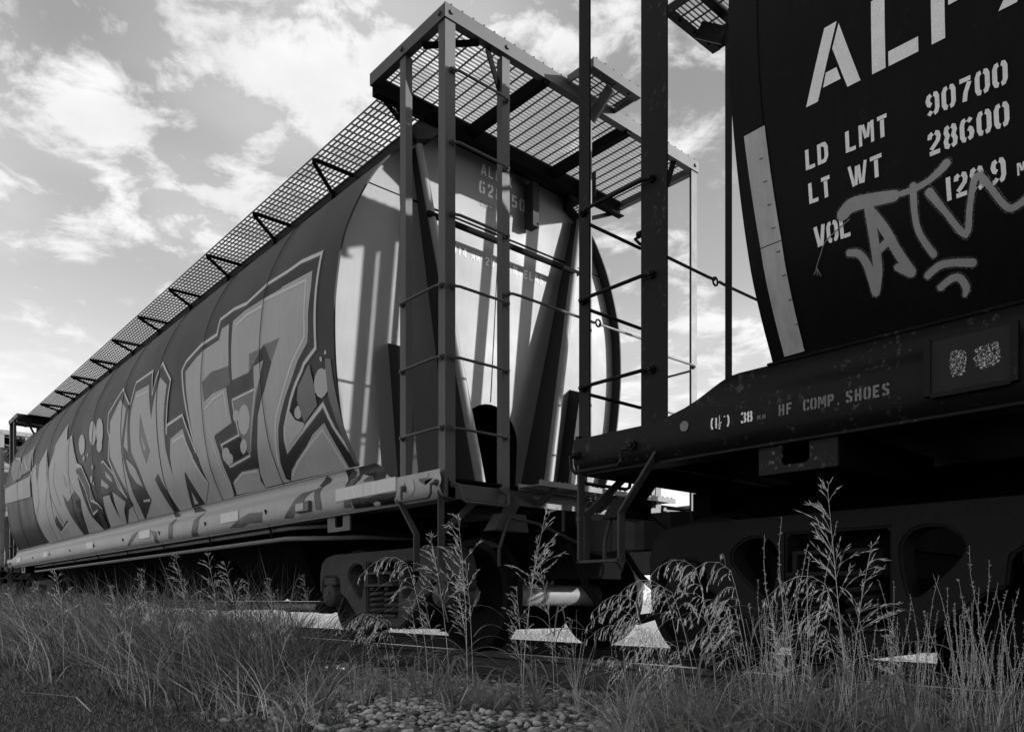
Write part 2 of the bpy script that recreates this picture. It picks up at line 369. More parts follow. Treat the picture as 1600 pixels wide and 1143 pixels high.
def build_body(c):
    R_ = c.root; half = c.L / 2
    es = [None, 2.53, 4.02, 5.51, 7.0, half, c.L - 7.0, c.L - 5.51, c.L - 4.02, c.L - 2.53, None]
    prof = [(-w, z) for z, w in zip(ZL, WL)] + [(-.87, 4.5), (-.3, 4.515), (.3, 4.515), (.87, 4.5)] + [(w, z) for z, w in zip(ZL[::-1], WL[::-1])]
    n = len(prof)
    for i in range(10):
        mb = MB(); vs_ = []
        def yy(k, z, side):
            if es[k] is None: e = e_rim(min(z, 4.4)) if k == 0 else c.L - e_rim(min(z, 4.4))
            else: e = es[k] + (.0 if side == 0 else -.0)
            return e - half
        for (x, z) in prof: vs_.append((x, yy(i, z, 0) + (.002 if i else 0), z))
        for (x, z) in prof: vs_.append((x, yy(i + 1, z, 1) - (.002 if i < 9 else 0), z))
        mb.add(vs_, [(k, k + 1, n + k + 1, n + k) for k in range(n - 1)])
        b = mb.bm(); bmesh.ops.recalc_face_normals(b, faces=b.faces)
        o = finish('body_sheet', b, c.m['body'], R_, True)

    for k in range(1, 10):                                 # weld beads at the joints
        mb = MB(); y = es[k] - half
        for s in (-1, 1):
            mb = MB(); mb.tube([(s * (w + .0135), y, z) for z, w in zip(ZL, WL)], .0032, 5); mb.build('weld_seam', M['black'], R_, True)
    for s in (-1, 1):                                      # bottom weld along the sill
        mb = MB(); mb.tube([(s * 1.503, 1.2 - half, 1.503), (s * 1.503, half - 1.2, 1.503)], .007, 6)
        mb.build('sill_weld', M['reflect_b'] if c.m['kind'] == 'a' else c.m['frame'], R_, True)
    # side sills: a pressed sheet whose upper part runs out in an S-curve at the ends
    for s in (-1, 1):
        mb = MB(); rows = []
        ee = [0, .2, .4, .55, .62, .68, .74, .80, .85, .9, .95, 1.0, 1.05, 1.12] + [1.12 + (half - 1.12) * j / 10 for j in range(1, 11)]
        ee = ee + [c.L - e for e in ee[-2::-1]]
        for e in ee:
            q = min(e, c.L - e); t = min(max((q - .55) / .5, 0), 1); t = t * t * (3 - 2 * t); ztop = 1.335 + .165 * t
            row = []
            for z, w in SP:
                zz_ = 1.14 + (z - 1.14) * 1.0
                if zz_ > ztop: zz_ = ztop
                row.append((s * lin(SZ, SW, zz_), e - half, zz_))
            rows.append(row)
        m_ = len(SP); vs_ = [p for r in rows for p in r]
        fs = [(i * m_ + k, i * m_ + k + 1, (i + 1) * m_ + k + 1, (i + 1) * m_ + k) for i in range(len(rows) - 1) for k in range(m_ - 1)]
        mb.add(vs_, fs); b = mb.bm(); bmesh.ops.remove_doubles(b, verts=b.verts, dist=1e-5); bmesh.ops.recalc_face_normals(b, faces=b.faces)
        o = finish('side_sill', b, c.m['sill'], R_, True)
        mb = MB().box(min(s * 1.36, s * 1.505), max(s * 1.36, s * 1.505), -half + .03, half - .03, 1.13, 1.142); mb.build('sill_flange', c.m['frame'], R_)
    MB().box(-1.44, 1.44, -half + .02, half - .02, 1.27, 1.285).build('shear_plate', M['under'], R_)
    MB().box(-.2, .2, -half + .25, half - .25, .88, 1.15).build('centre_sill', M['under'], R_)
    # hopper bays with their outlet gates
    e0 = 2.75; bl = (c.L - 2 * e0) / 4
    for k in range(4):
        a = e0 + bl * k - half; b_ = a + bl; cy_ = (a + b_) / 2; mb = MB()
        t = [(-1.36, a + .03, 1.268), (1.36, a + .03, 1.268), (1.36, b_ - .03, 1.268), (-1.36, b_ - .03, 1.268)]
        l = [(-.45, cy_ - .4, .40), (.45, cy_ - .4, .40), (.45, cy_ + .4, .40), (-.45, cy_ + .4, .40)]
        mb.add(l + t, [(0, 3, 2, 1), (0, 1, 5, 4), (1, 2, 6, 5), (2, 3, 7, 6), (3, 0, 4, 7), (4, 5, 6, 7)])
        hp = mb.build('hopper_bay', M['under'], R_)
        mb = MB().box(-.5, .5, cy_ - .45, cy_ + .45, .27, .395)
        mb.build('outlet_gate', M['under'], hp)
        mb = MB().tube([(-.52, cy_ - .55, .33), (-.52, cy_ + .62, .33)], .045, 12); mb.build('gate_cylinder', M['axle'], hp, True)
        mb = MB().tube([(-.52, cy_ - .75, .33), (-.52, cy_ - .5, .33)], .07, 12); mb.build('cylinder_head', M['under'], hp, True)
    # train lines hung under the near sill
    mb = MB(); PY0, PY1 = -half + 2.55, half - 2.55
    mb.tube([(-.1, PY0 - 1.2, 1.12), (-1.0, PY0 - .7, 1.12), (-1.3, PY0 - .25, 1.105), (-1.42, PY0, 1.10), (-1.42, PY1, 1.10)], .019, 8); mb.build('air_pipe', M['axle'], R_, True)
    mb = MB(); mb.tube([(-.1, PY0 - 1.1, 1.0), (-1.0, PY0 - .6, 1.0), (-1.3, PY0 - .15, 1.0), (-1.42, PY0 + .1, 1.005), (-1.42, PY1, 1.005)], .022, 8); mb.build('air_pipe', M['axle'], R_, True)
    y = PY0 + .35
    while y < PY1:
        mb = MB().bar((-1.555, y - .06, 1.29), (-1.50, y - .02, 1.14), .03, .012, (1, 0, 0)).bar((-1.50, y - .02, 1.15), (-1.40, y + .08, .965), .032, .014, (1, 0, 0))
        mb.build('pipe_hanger', M['black'], R_); y += 1.6
    # running boards of bar grating on both sides of the roof, on V-shaped brackets
    for s in (-1, 1):
        x0, x1 = 1.30, .875; y0, y1 = -half + .98, half - .98; mb = MB()
        for j in range(11):
            x = s * (x0 + (x1 - x0) * j / 10); mb.box(x - .0045, x + .0045, y0, y1, 4.590, 4.602)
        k = 0; y = y0 + .03
        while y < y1:
            mb.box(min(s * x0, s * x1), max(s * x0, s * x1), y - .004, y + .004, 4.583, 4.595); y += .105
        tag(mb.build('running_board', M['steel'], R_), kind='stuff')
        mb = MB().box(min(s * .872, s * .86), max(s * .872, s * .86), y0 - .25, y1 + .25, 4.36, 4.59); mb.build('roof_side_plate', c.m['body'], R_)
        for k in range(12 if True else 0):
            yb = -half + 1.37 + 1.364 * k
            if yb > half - .6: break
            mb = MB(); X = lambda a: s * a
            mb.tube([(X(.885), yb - .40, 4.572), (X(1.20), yb - .40, 4.572), (X(1.27), yb - .40, 4.572), (X(1.292), yb - .385, 4.572), (X(1.275), yb - .35, 4.572), (X(.93), yb - .02, 4.572), (X(.885), yb, 4.565), (X(.88), yb, 4.50), (X(.88), yb, 4.46)], .021, 7)
            mb.build('running_board_bracket', M['black'], R_, True)

def angle_post(mb, P, x, e, z0, z1, dx, de, wx=.085, we=.075, t=.010):
    """L-section: one leg along x (towards dx), one along e (towards de)"""
    add_P(mb, P, x, x + dx * wx, e, e + de * t, z0, z1); add_P(mb, P, x, x + dx * t, e + de * t, e + de * we, z0, z1); return mb

def rung(c, P, a, b, out, mt):
    """bar between two posts, stood off by 'out' (in x, e), with a flattened eye and bolt at each end"""
    A = Vector(P(*a)); B = Vector(P(*b)); O = Vector(P(a[0] + out[0], a[1] + out[1], a[2])) - A; d = (B - A).normalized()
    mb = MB(); s_ = A + O * .35; e_ = B + O * .35
    mb.tube([s_, A + O + d * .045, B + O - d * .045, e_], .0105, 7)
    for p in (A, B): mb.disc(p, O, .022, O.length * .6, 9); mb.disc(p + O * .6, O, .013, O.length * .45, 6)
    return mb.build('ladder_rung', mt, c.root, True)

def build_end(c, which, detail=True):
    P = c.end_fn(which); R_ = c.root; fm = c.m['frame']; em = c.m['end']
    # posts
    for s in (-1, 1):
        angle_post(MB(), P, s * 1.5, 0, 1.14, 4.505, -s, 1, .09, .08).build('corner_post', fm, R_)
        angle_post(MB(), P, s * 1.5, .495 if c.m['kind'] == 'a' else .455, 1.335, 4.50, -s, 1, .06, .075 if c.m['kind'] == 'a' else .17).build('ladder_post', fm, R_)
        angle_post(MB(), P, s * (.96 if c.m['kind'] == 'a' else .93), 0.012, 1.2, 4.49, s * -1, 1, .075 if c.m['kind'] == 'a' else .12, .06).build('ladder_post', fm, R_)
    angle_post(MB(), P, -.025, 0.012, 1.2, 4.46, 1, 1, .055, .05).build('centre_post', fm, R_)
    zs = [1.63, 2.13, 2.635, 3.14, 3.65, 4.16]
    for z in (zs if c.m['kind'] == 'a' else zs[:3]): rung(c, P, (-1.44, 0, z), (-(.93 if c.m['kind'] == 'a' else .87), 0, z), (0, -.03), fm)
    for z in zs[:3]:
        rung(c, P, (-1.5, .035, z), (-1.5, .53, z), (-.03, 0), fm)
        rung(c, P, (1.44, 0, z), (.93 if c.m['kind'] == 'a' else .87, 0, z), (0, -.03), fm); rung(c, P, (1.5, .035, z), (1.5, .53, z), (.03, 0), fm)
    # grab rods across the end, with an eye at the middle post
    for s in (-1, 1):
        mb = MB(); mb.tube([P(s * .93, 0, 2.71), P(s * .92, -.06, 2.70), P(s * .86, -.075, 2.695), P(s * .10, -.075, 2.69), P(s * .03, -.07, 2.69)], .0105, 7)
        mb.disc(P(s * .93, .0, 2.71), Vector(P(0, -1, 0)) - Vector(P(0, 0, 0)), .022, .03, 9)
        mb.build('grab_rod', fm, R_, True)
    mb = MB(); q = [P(.0 + .03 * math.cos(a * .7854), -.085, 2.69 + .03 * math.sin(a * .7854)) for a in range(9)]; mb.tube(q, .008, 6); mb.build('rod_eye', fm, R_, True)
    # roof platform
    mb = MB(); add_P(mb, P, -1.51, 1.51, -.012, 0, 4.505, 4.607); add_P(mb, P, -1.5, 1.5, 0, .05, 4.505, 4.515)
    for k in range(30): mb.disc(P(-1.45 + .1 * k, -.004, 4.607), (0, 0, 1), .008, .012, 6)
    for x in (-1.455, -.93, -.02, .93, 1.455): mb.disc(P(x, -.012, 4.555), Vector(P(0, -1, 0)) - Vector(P(0, 0, 0)), .017, .014, 8)
    mb.build('platform_edge', fm, R_)
    for s in (-1, 1):
        mb = MB(); add_P(mb, P, s * 1.50, s * 1.512, .001, .985, 4.505, 4.60); add_P(mb, P, s * 1.45, s * 1.50, .001, .985, 4.505, 4.513)
        for e in (.05, .53): mb.disc(P(s * 1.512, e, 4.555), (s, 0, 0), .017, .014, 8)
        mb.build('platform_edge', fm, R_)
        mb = MB(); mb.bar(P(s * 1.46, .33, 4.50), P(s * 1.17, .03, 4.50), .05, .02); mb.build('corner_gusset', M['black'], R_)
        mb = MB(); mb.bar(P(s * 1.08, .04, 4.50), P(s * .93, .05, 4.20), .045, .012, (0, 1, 0)); mb.build('knee_brace', M['black'], R_)
        mb = MB(); mb.bar(P(s * 1.48, .95, 4.48), P(s * 1.02, 1.05, 4.28), .04, .012, (0, 1, 0)); mb.build('knee_brace', M['black'], R_)
        mb = MB(); add_P(mb, P, s * .5 - .03, s * .5 + .03, .003, .96, 4.48, 4.578); mb.build('cross_beam', M['black'], R_)
    mb = MB(); add_P(mb, P, -1.495, 1.495, .955, .975, 4.42, 4.60); add_P(mb, P, -1.495, 1.495, .90, .954, 4.42, 4.43); mb.build('back_beam', M['black'], R_)
    mb = MB(); e = .03
    while e < .95: add_P(mb, P, -1.498, 1.498, e - .0025, e + .0025, 4.588, 4.6); e += .037
    x = -1.45
    while x < 1.46: add_P(mb, P, x - .004, x + .004, .005, .95, 4.581, 4.592); x += .105
    tag(mb.build('platform_grating', M['steel'], R_), kind='stuff')
    # step out over the coupler
    mb = MB(); add_P(mb, P, -.29, .29, -.30, -.288, 4.56, 4.635); add_P(mb, P, -.29, .29, -.288, -.23, 4.56, 4.568)
    for s in (-1, 1): add_P(mb, P, s * .278, s * .29, -.287, -.013, 4.565, 4.63)
    for k in range(6): mb.disc(P(-.25 + .1 * k, -.294, 4.635), (0, 0, 1), .008, .010, 6)
    for x in (-.18, 0, .18): mb.disc(P(x, -.26, 4.56), (0, 0, -1), .012, .012, 6)
    br = mb.build('crossing_step', fm, R_)
    mb = MB()
    for k in range(8): add_P(mb, P, -.277, .277, -.28 + .034 * k - .003, -.28 + .034 * k + .003, 4.605, 4.622)
    for k in range(6): add_P(mb, P, -.25 + .1 * k - .004, -.25 + .1 * k + .004, -.286, -.02, 4.603, 4.613)
    tag(mb.build('step_grating', M['steel'], br), kind='stuff')
    mb = MB(); mb.bar(P(0.0, -.005, 4.40), P(0.0, -.22, 4.56), .11, .02, (1, 0, 0)); mb.build('step_bracket', fm, br)
    # end sheets in their rim
    ins = .10
    def es_(z): return e_rim(min(z, 4.4)) + ins
    Zs = [1.29] + [z for z in ZL if z > 1.55]
    def W_(z): return lin(ZL, WL, max(z, 1.5)) - .01
    def sheet(z0, z1, wide):
        zl = sorted({z0, z1, *[z for z in ZL if z0 < z < z1], *[1.92 + .36 * math.sin(k * math.pi / 16) for k in range(9) if z0 < 1.92]})
        b = bmesh.new()
        for s in (-1, 1):
            rows = []
            for z in zl:
                a_ = 0 if z >= 2.28 - 1e-6 else (.36 if z <= 1.92 else math.sqrt(max(.36**2 - (z - 1.92)**2, 0)))
                w_ = wide if (wide and z > 4.37) else (W_(z) if z > 1.5 else 1.42)
                rows.append([b.verts.new(P(s * (a_ + (w_ - a_) * k / 5), es_(z), z)) for k in range(6)])
            for r0, r1 in zip(rows, rows[1:]):
                for k in range(5): b.faces.new((r0[k], r0[k + 1], r1[k + 1], r1[k]))
        bmesh.ops.remove_doubles(b, verts=b.verts, dist=1e-5); bmesh.ops.recalc_face_normals(b, faces=b.faces)
        return finish('end_sheet', b, em, R_)
    sheet(3.868, 4.495, .86); sheet(1.29, 3.856, 0)
    mb = MB(); add_P(mb, P, -.42, .42, 1.98, 2.0, 1.3, 2.36); add_P(mb, P, -.42, -.40, 1.36, 1.978, 1.3, 2.36); add_P(mb, P, .40, .42, 1.36, 1.978, 1.3, 2.36); add_P(mb, P, -.398, .398, 1.36, 1.978, 2.34, 2.36)
    mb.build('end_recess', M['black'], R_)
    mb = MB(); mb.bar(P(-.98, es_(3.86) - .006, 3.862), P(.98, es_(3.86) - .006, 3.862), .012, .010); mb.build('weld_seam', M['black'], R_)
    mb = MB(); mb.tube([P(0.02, es_(3.8) - .004, 3.85), P(0.0, es_(2.3) - .004, 2.3)], .003, 5); mb.build('weld_seam', M['black'], R_)
    mb = MB(); pr_ = [P(-(w + .006), e_rim(z) + .06, z) for z, w in zip(ZL, WL)]
    for s in (-1, 1):
        mb = MB(); vs_ = []
        for z, w in zip(ZL, WL): vs_ += [P(s * (w + .004), e_rim(z) - .012, z), P(s * (w + .004), e_rim(z) + .13, z), P(s * (w - .012), e_rim(z) + .13, z), P(s * (w - .012), e_rim(z) - .012, z)]
        m_ = len(ZL); fs = [(4 * i + k, 4 * i + (k + 1) % 4, 4 * (i + 1) + (k + 1) % 4, 4 * (i + 1) + k) for i in range(m_ - 1) for k in range(4)]
        mb.add(vs_, fs); mb.build('end_rim', c.m['body'], R_, True)
    # diagonal braces: a web standing on the end sheet with a narrow front flange
    for s in (-1, 1):
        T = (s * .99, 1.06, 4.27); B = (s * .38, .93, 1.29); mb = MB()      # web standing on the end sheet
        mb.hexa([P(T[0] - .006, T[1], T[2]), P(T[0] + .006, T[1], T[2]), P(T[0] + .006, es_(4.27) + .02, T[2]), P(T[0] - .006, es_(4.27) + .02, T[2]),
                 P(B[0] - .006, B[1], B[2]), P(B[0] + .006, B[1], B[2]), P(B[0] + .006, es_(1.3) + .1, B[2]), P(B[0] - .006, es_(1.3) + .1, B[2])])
        w_ = mb.build('end_brace', c.m['brace'], R_)  # web's shaded side painted in, darker than its sunlit flange
        mb = MB(); mb.tube([P(*T), P(*B)], [.032, .048], 16); mb.build('brace_flange', em, w_, True)      # rounded front edge, kept in the pale end colour as the sunlit strip
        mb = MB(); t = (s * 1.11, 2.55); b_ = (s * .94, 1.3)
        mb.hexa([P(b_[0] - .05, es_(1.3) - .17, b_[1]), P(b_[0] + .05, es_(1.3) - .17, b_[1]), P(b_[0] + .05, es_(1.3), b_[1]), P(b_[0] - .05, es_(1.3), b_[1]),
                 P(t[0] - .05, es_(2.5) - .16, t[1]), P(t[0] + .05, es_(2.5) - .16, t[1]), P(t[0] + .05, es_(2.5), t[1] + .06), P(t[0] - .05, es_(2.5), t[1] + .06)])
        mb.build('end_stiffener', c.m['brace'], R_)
    mb = MB(); mb.tube([P(-.92, 1.02, 3.70), P(.92, 1.02, 3.70)], .028, 10); mb.build('cross_pipe', M['black'], R_, True)
    mb = MB(); add_P(mb, P, .31, .40, es_(4.2) - .14, es_(4.2) - .02, 4.0, 4.42); mb.disc(P(.375, es_(4.2) - .14, 4.03), Vector(P(0, -1, 0)) - Vector(P(0, 0, 0)), .012, .006, 8); mb.build('defect_card_box', c.m['brace'], R_, bevel=.006)
    # end sill, cross-over step
    mb = MB(); add_P(mb, P, -1.49, 1.49, 0.0, .012, 1.135, 1.245); add_P(mb, P, -1.49, 1.49, .012, .09, 1.235, 1.245); mb.build('end_sill', c.m['sill_end'], R_)
    for s in (-1, 1):
        mb = MB(); mb.disc(P(s * 1.47, 0, 1.27), Vector(P(0, -1, 0)) - Vector(P(0, 0, 0)), .02, .02, 8); mb.bar(P(s * 1.5, .0, 1.14), P(s * 1.5, 0, 1.36), .03, .03); mb.build('corner_clip', fm, R_)
    mb = MB(); xs = -.82
    b = bmesh.new()
    # perforated tread of the step: groups of punched holes
    cells = []
    nx, ny = 54, 9; dx, dy = 1.62 / nx, .22 / ny
    for i in range(nx):
        for j in range(ny):
            grp = (i // 6) % 3 != 2
            if grp and i % 2 == 1 and j % 2 == 1: continue
            cells.append((i, j))
    vid = {}
    for i, j in cells:
        q = []
        for a, bb in ((0, 0), (1, 0), (1, 1), (0, 1)):
            k = (i + a, j + bb)
            if k not in vid: vid[k] = b.verts.new(P(-.80 + k[0] * dx, -.23 + k[1] * dy, 1.275))
            q.append(vid[k])
        b.faces.new(q)
    bmesh.ops.recalc_face_normals(b, faces=b.faces)
    o = finish('crossover_step', b, M['axle'] if c.m['kind'] == 'a' else fm, R_); md = o.modifiers.new('thickness', 'SOLIDIFY'); md.thickness = .006
    mb = MB(); add_P(mb, P, -.81, .83, -.245, -.231, 1.262, 1.302); add_P(mb, P, -.81, .83, -.008, -.001, 1.25, 1.30)
    for k in range(26): mb.disc(P(-.79 + .063 * k, -.238, 1.302), (0, 0, 1), .008, .008, 5)
    mb.build('step_edge', M['axle'] if c.m['kind'] == 'a' else fm, o)
    for x in (-.6, 0.1, .62):
        mb = MB(); mb.bar(P(x, -.20, 1.268), P(x, .0, 1.16), .05, .012, (1, 0, 0)); mb.build('step_stay', fm, o)
    # sill steps and grab irons at the corners
    for s in (-1, 1):
        mb = MB(); x = s * 1.515; w = .05
        for a, b_ in (((x, .03, 1.2), (x, .03, .63)), ((x, .018, .635), (x, .345, .635)), ((x, .33, .63), (x, .33, .90)), ((x, .33, .895), (x, .58, 1.19))):
            mb.bar(P(*a), P(*b_), .014, w, (1, 0, 0)) if a[1] == b_[1] else mb.bar(P(*a), P(*b_), w if a[2] == b_[2] and False else .014, w, (1, 0, 0))
        mb.bar(P(s * 1.49, .05, .90), P(s * 1.18, .06, 1.14), .045, .012, (0, 1, 0)); mb.bar(P(s * 1.49, .05, .64), P(s * 1.49, .05, .90), .012, .045, (1, 0, 0))
        mb.disc(P(s * 1.53, .03, .88), (s, 0, 0), .014, .012, 8)
        mb.build('sill_step', M['step'], R_)
        mb = MB(); xo = s * 1.60; xi = s * 1.545
        mb.tube([P(xi, .03, 1.235), P(xo, .03, 1.225), P(xo, .035, 1.16), P(xo, .06, 1.135), P(xo, .38, 1.135), P(xo, .40, 1.15), P(xo, .40, 1.21), P(xi, .44, 1.235)], .0115, 7)
        for e in (.03, .44): mb.disc(P(xi, e, 1.24), (s, 0, 0), .025, .02, 9); mb.disc(P(s * 1.565, e, 1.24), (s, 0, 0), .014, .014, 6)
        mb.build('grab_iron', fm, R_, True)
        mb = MB()
        mb.tube([P(s * 1.44, -.005, 1.235), P(s * 1.43, -.06, 1.23), P(s * 1.40, -.065, 1.13), P(s * 1.37, -.065, 1.11), P(s * 1.0, -.065, 1.11), P(s * .97, -.065, 1.125), P(s * .96, -.06, 1.2), P(s * .98, -.005, 1.225)], .0115, 7)
        for x in (1.44, .98): mb.disc(P(s * x, 0, 1.235), Vector(P(0, -1, 0)) - Vector(P(0, 0, 0)), .025, .02, 9)
        mb.build('grab_iron', fm, R_, True)
    # uncoupling lever on the near corner
    mb = MB(); mb.tube([P(-1.12, -.14, .66), P(-1.12, -.14, .78), P(-1.05, -.14, .96), P(-1.0, -.12, 1.02), P(-.78, -.12, 1.0), P(-.70, -.13, .985), P(.05, -.25, .72), P(.10, -.26, .66)], .0125, 7)
    mb.build('uncoupling_lever', M['cast'], R_, True)
    mb = MB(); mb.hexa([P(-1.16, -.13, .92), P(-.82, -.13, .92), P(-.82, -.01, .92), P(-1.16, -.01, .92), P(-1.06, -.12, 1.05), P(-.84, -.12, 1.05), P(-.84, 0, 1.05), P(-1.06, 0, 1.05)])
    mb.bar(P(-.95, -.02, 1.04), P(-.84, .0, 1.17), .11, .012, (0, 1, 0)); mb.build('lever_bracket', M['cast'] if c.m['kind'] == 'a' else fm, R_)
    # coupler and hose
    cm = M['cast'] if c.m['kind'] == 'a' else M['cast_b']
    out = [(-.07, .5), (-.07, -.28), (-.16, -.38), (-.16, -.60), (-.10, -.66), (-.05, -.60), (-.04, -.48), (.04, -.44), (.08, -.50), (.13, -.62), (.17, -.58), (.15, -.36), (.07, -.26), (.07, .5)]
    if which == 'hi': out = [(-x, e) for x, e in out]
    finish('coupler', plate(out, [], lambda u, v, t: P(u, v, t), .80, 1.06), cm, R_)
    mb = MB(); mb.tube([P(.25, .05, .9), P(.26, -.12, .86), P(.27, -.30, .62), P(.24, -.48, .50), P(.16, -.62, .52)], .026, 8); mb.build('air_hose', M['black'], R_, True)
    mb = MB(); mb.tube([P(-.3, .08, .9), P(-.3, -.06, .84), P(-.29, -.22, .52), P(-.27, -.42, .30), P(-.22, -.60, .27), P(-.2, -.64, .3)], [.03, .03, .03, .032, .04, .03], 10); mb.build('air_hose', M['black'], R_, True)
    mb = MB(); add_P(mb, P, -.36, .36, -.02, .12, .78, 1.134); mb.build('striker', M['under'], R_)
    mb = MB(); add_P(mb, P, -.5, .55, .14, .75, .60, .87); mb.build('draft_gear', M['under'], R_)
    mb = MB(); add_P(mb, P, .45, 1.35, .20, .5, .66, 1.12); mb.build('brake_reservoir', M['under'], R_)
    # truck
    tc_ = P(0, c.te, 0)[1]; tk = c.m['cast']; box = MB().box(-1.04, 1.04, tc_ - .17, tc_ + .17, .53, .66); box.box(-.3, .3, tc_ - .15, tc_ + .15, .66, .88)
    box.box(-.92, .92, tc_ - .22, tc_ + .22, .662, .80); box.box(-.75, .75, tc_ - .30, tc_ + .30, .16, .33); box.box(-.85, .85, tc_ - .40, tc_ + .40, .34, .52)
    tr = box.build('truck', M['under'], R_)
    for s in (-1, 1):
        build_sideframe(tr, s, tc_, tk)
        for q in (-1, 1):
            y = tc_ + q * .89
            mb = MB(); mb.lathe_x([(s * .70, .14), (s * .70, .36), (s * .69, .40), (s * .69, .485), (s * .70, .49), (s * .715, .475), (s * .722, .462), (s * .82, .455), (s * .825, .40), (s * .79, .385), (s * .76, .34), (s * .75, .14), (s * .80, .13), (s * .80, .09), (s * .66, .09), (s * .66, .13)], y, .457, 40)
            mb.build('wheel', M['wheel'], tr, True)
    for q in (-1, 1):
        mb = MB(); mb.tube([(-1.1, tc_ + q * .89, .457), (-.83, tc_ + q * .89, .457), (-.82, tc_ + q * .89, .457), (-.6, tc_ + q * .89, .457), (-.5, tc_ + q * .89, .457), (.5, tc_ + q * .89, .457), (.6, tc_ + q * .89, .457), (.82, tc_ + q * .89, .457), (1.1, tc_ + q * .89, .457)], [.075, .075, .085, .105, .095, .095, .105, .085, .075], 20)
        mb.build('axle', M['axle'], tr, True)
        mb = MB().box(-.72, .72, tc_ + q * .38 - .06, tc_ + q * .38 + .06, .14 if c.m['kind'] == 'a' else .055, .40); mb.build('brake_beam', M['under'], tr)
    # bolster end with jacking slot
    for s in (-1, 1):
        pe = c.te + (0 if c.m['kind'] == 'b' else .1)
        e0, e1 = pe - .19, pe + .19; hole = [(pe - .075, 1.05), (pe - .06, 1.035), (pe + .045, 1.035), (pe + .06, 1.05), (pe + .06, 1.145), (pe - .075, 1.145)]
        o = finish('bolster_end', plate([(e0, 1.0), (e1, 1.0), (e1, 1.132), (e1, 1.19) if False else (e1, 1.16), (e0, 1.16)], [hole], lambda u, v, t: P(t, u, v), s * 1.478, s * 1.462), c.m['pad'], R_)
        mb = MB(); x0, x1 = sorted((s * .4, s * 1.461))
        add_P(mb, P, x0, x1, e0, e0 + .012, 1.0, 1.16); add_P(mb, P, x0, x1, e1 - .012, e1, 1.0, 1.16); add_P(mb, P, x0, x1, e0 + .012, e1 - .012, 1.0, 1.01)
        mb.build('bolster_box', c.m['pad'] if False else M['under'], o)

SF_HOLE = [(.30, .65), (.335, .72), (.40, .748), (.50, .738), (.575, .675), (.565, .605), (.42, .46), (.365, .42), (.33, .45)]
def build_sideframe(tr, s, tc_, m):
    up = [(-1.135, .66), (-1.10, .77), (-1.02, .825), (-.86, .848), (.86, .848), (1.02, .825), (1.10, .77), (1.135, .66)]
    lo = [(1.13, .50), (1.08, .48), (1.06, .60), (1.0, .64), (.80, .64), (.745, .60), (.73, .47), (.66, .45), (.36, .22), (.28, .175), (-.28, .175), (-.36, .22), (-.66, .45), (-.73, .47), (-.745, .60), (-.80, .64), (-1.0, .64), (-1.06, .60), (-1.08, .48), (-1.13, .50)]
    hole = smooth_poly(SF_HOLE, 2); holes = [hole, [(-u, v) for u, v in hole][::-1], [(-.255, .30), (-.24, .27), (.24, .27), (.255, .30), (.255, .75), (-.255, .75)]]
    f = lambda u, v, t: (s * t, tc_ + u, v)
    b = plate(up + lo, holes, f, 1.11, .95)
    bmesh.ops.bevel(b, geom=[e for e in b.edges if e.is_manifold and e.calc_face_angle(0) > .6], offset=.012, segments=2, affect='EDGES')
    o = finish('sideframe', b, m, tr, True)
    tm = MB()
    for st, u0, h in (('6 1 2 X 12', .30, .055), ('AAR B 955', -.30 + .02, .055)):
        pass
    # cast letters standing proud of the frame
    b = bmesh.new()
    for st, u0 in (('AAR B', .62), ('955', .90)):
        for pl in text_polys(st, u0 - .05, .772, .042, th=.2):
            V = [b.verts.new((s * 1.1125, tc_ + (-s * 0 - u), v)) for u, v in pl]
            try: b.faces.new(V)
            except ValueError: pass
    for pl in text_polys('6 1-2 X 12', .26, .772, .042, th=.2):
        V = [b.verts.new((s * 1.1125, tc_ - u, v)) for u, v in pl]
        try: b.faces.new(V)
        except ValueError: pass
    bmesh.ops.recalc_face_normals(b, faces=b.faces)
    if s < 0: tag(finish('cast_lettering', b, m, tr), kind='stuff')
    else: b.free()
    # bolster end, springs, journals
    mb = MB().box(min(s * 1.03, s * 1.15), max(s * 1.03, s * 1.15), tc_ - .235, tc_ + .235, .535, .555).box(min(s * 1.03, s * 1.15), max(s * 1.03, s * 1.15), tc_ - .2, tc_ + .2, .64, .66)
    for d in (-.19, 0, .19): mb.box(min(s * 1.05, s * 1.145), max(s * 1.05, s * 1.145), tc_ + d - .012, tc_ + d + .012, .553, .642)
    mb.build('bolster_seat', m, tr)
    for d in (-.12, .12):
        for xx in (1.05,):
            mb = MB(); pts = [(s * xx + .078 * math.cos(a * .6283), tc_ + d + .078 * math.sin(a * .6283), .30 + .215 * a / 45) for a in range(46)]
            mb.tube(pts, .0155, 7); mb.build('spring', m, tr, True)
    mb = MB().box(min(s * .97, s * 1.13), max(s * .97, s * 1.13), tc_ - .24, tc_ + .24, .272, .29); mb.build('spring_plank', m, tr)
    for q in (-1, 1):
        y = tc_ + q * .9
        mb = MB(); mb.tube([(s * .95, y, .457), (s * 1.13, y, .457), (s * 1.15, y, .457), (s * 1.165, y, .457)], [.105, .105, .09, .05], 20)
        for k in range(3): mb.disc((s * 1.15, y + .055 * math.cos(k * 2.094 + .5), .457 + .055 * math.sin(k * 2.094 + .5)), (s, 0, 0), .016, .02, 6)
        jb = mb.build('journal_bearing', m, tr, True)
        mb = MB().box(min(s * .97, s * 1.13), max(s * .97, s * 1.13), y - .11, y + .11, .555, .632); mb.build('bearing_adapter', m, jb, bevel=.01)

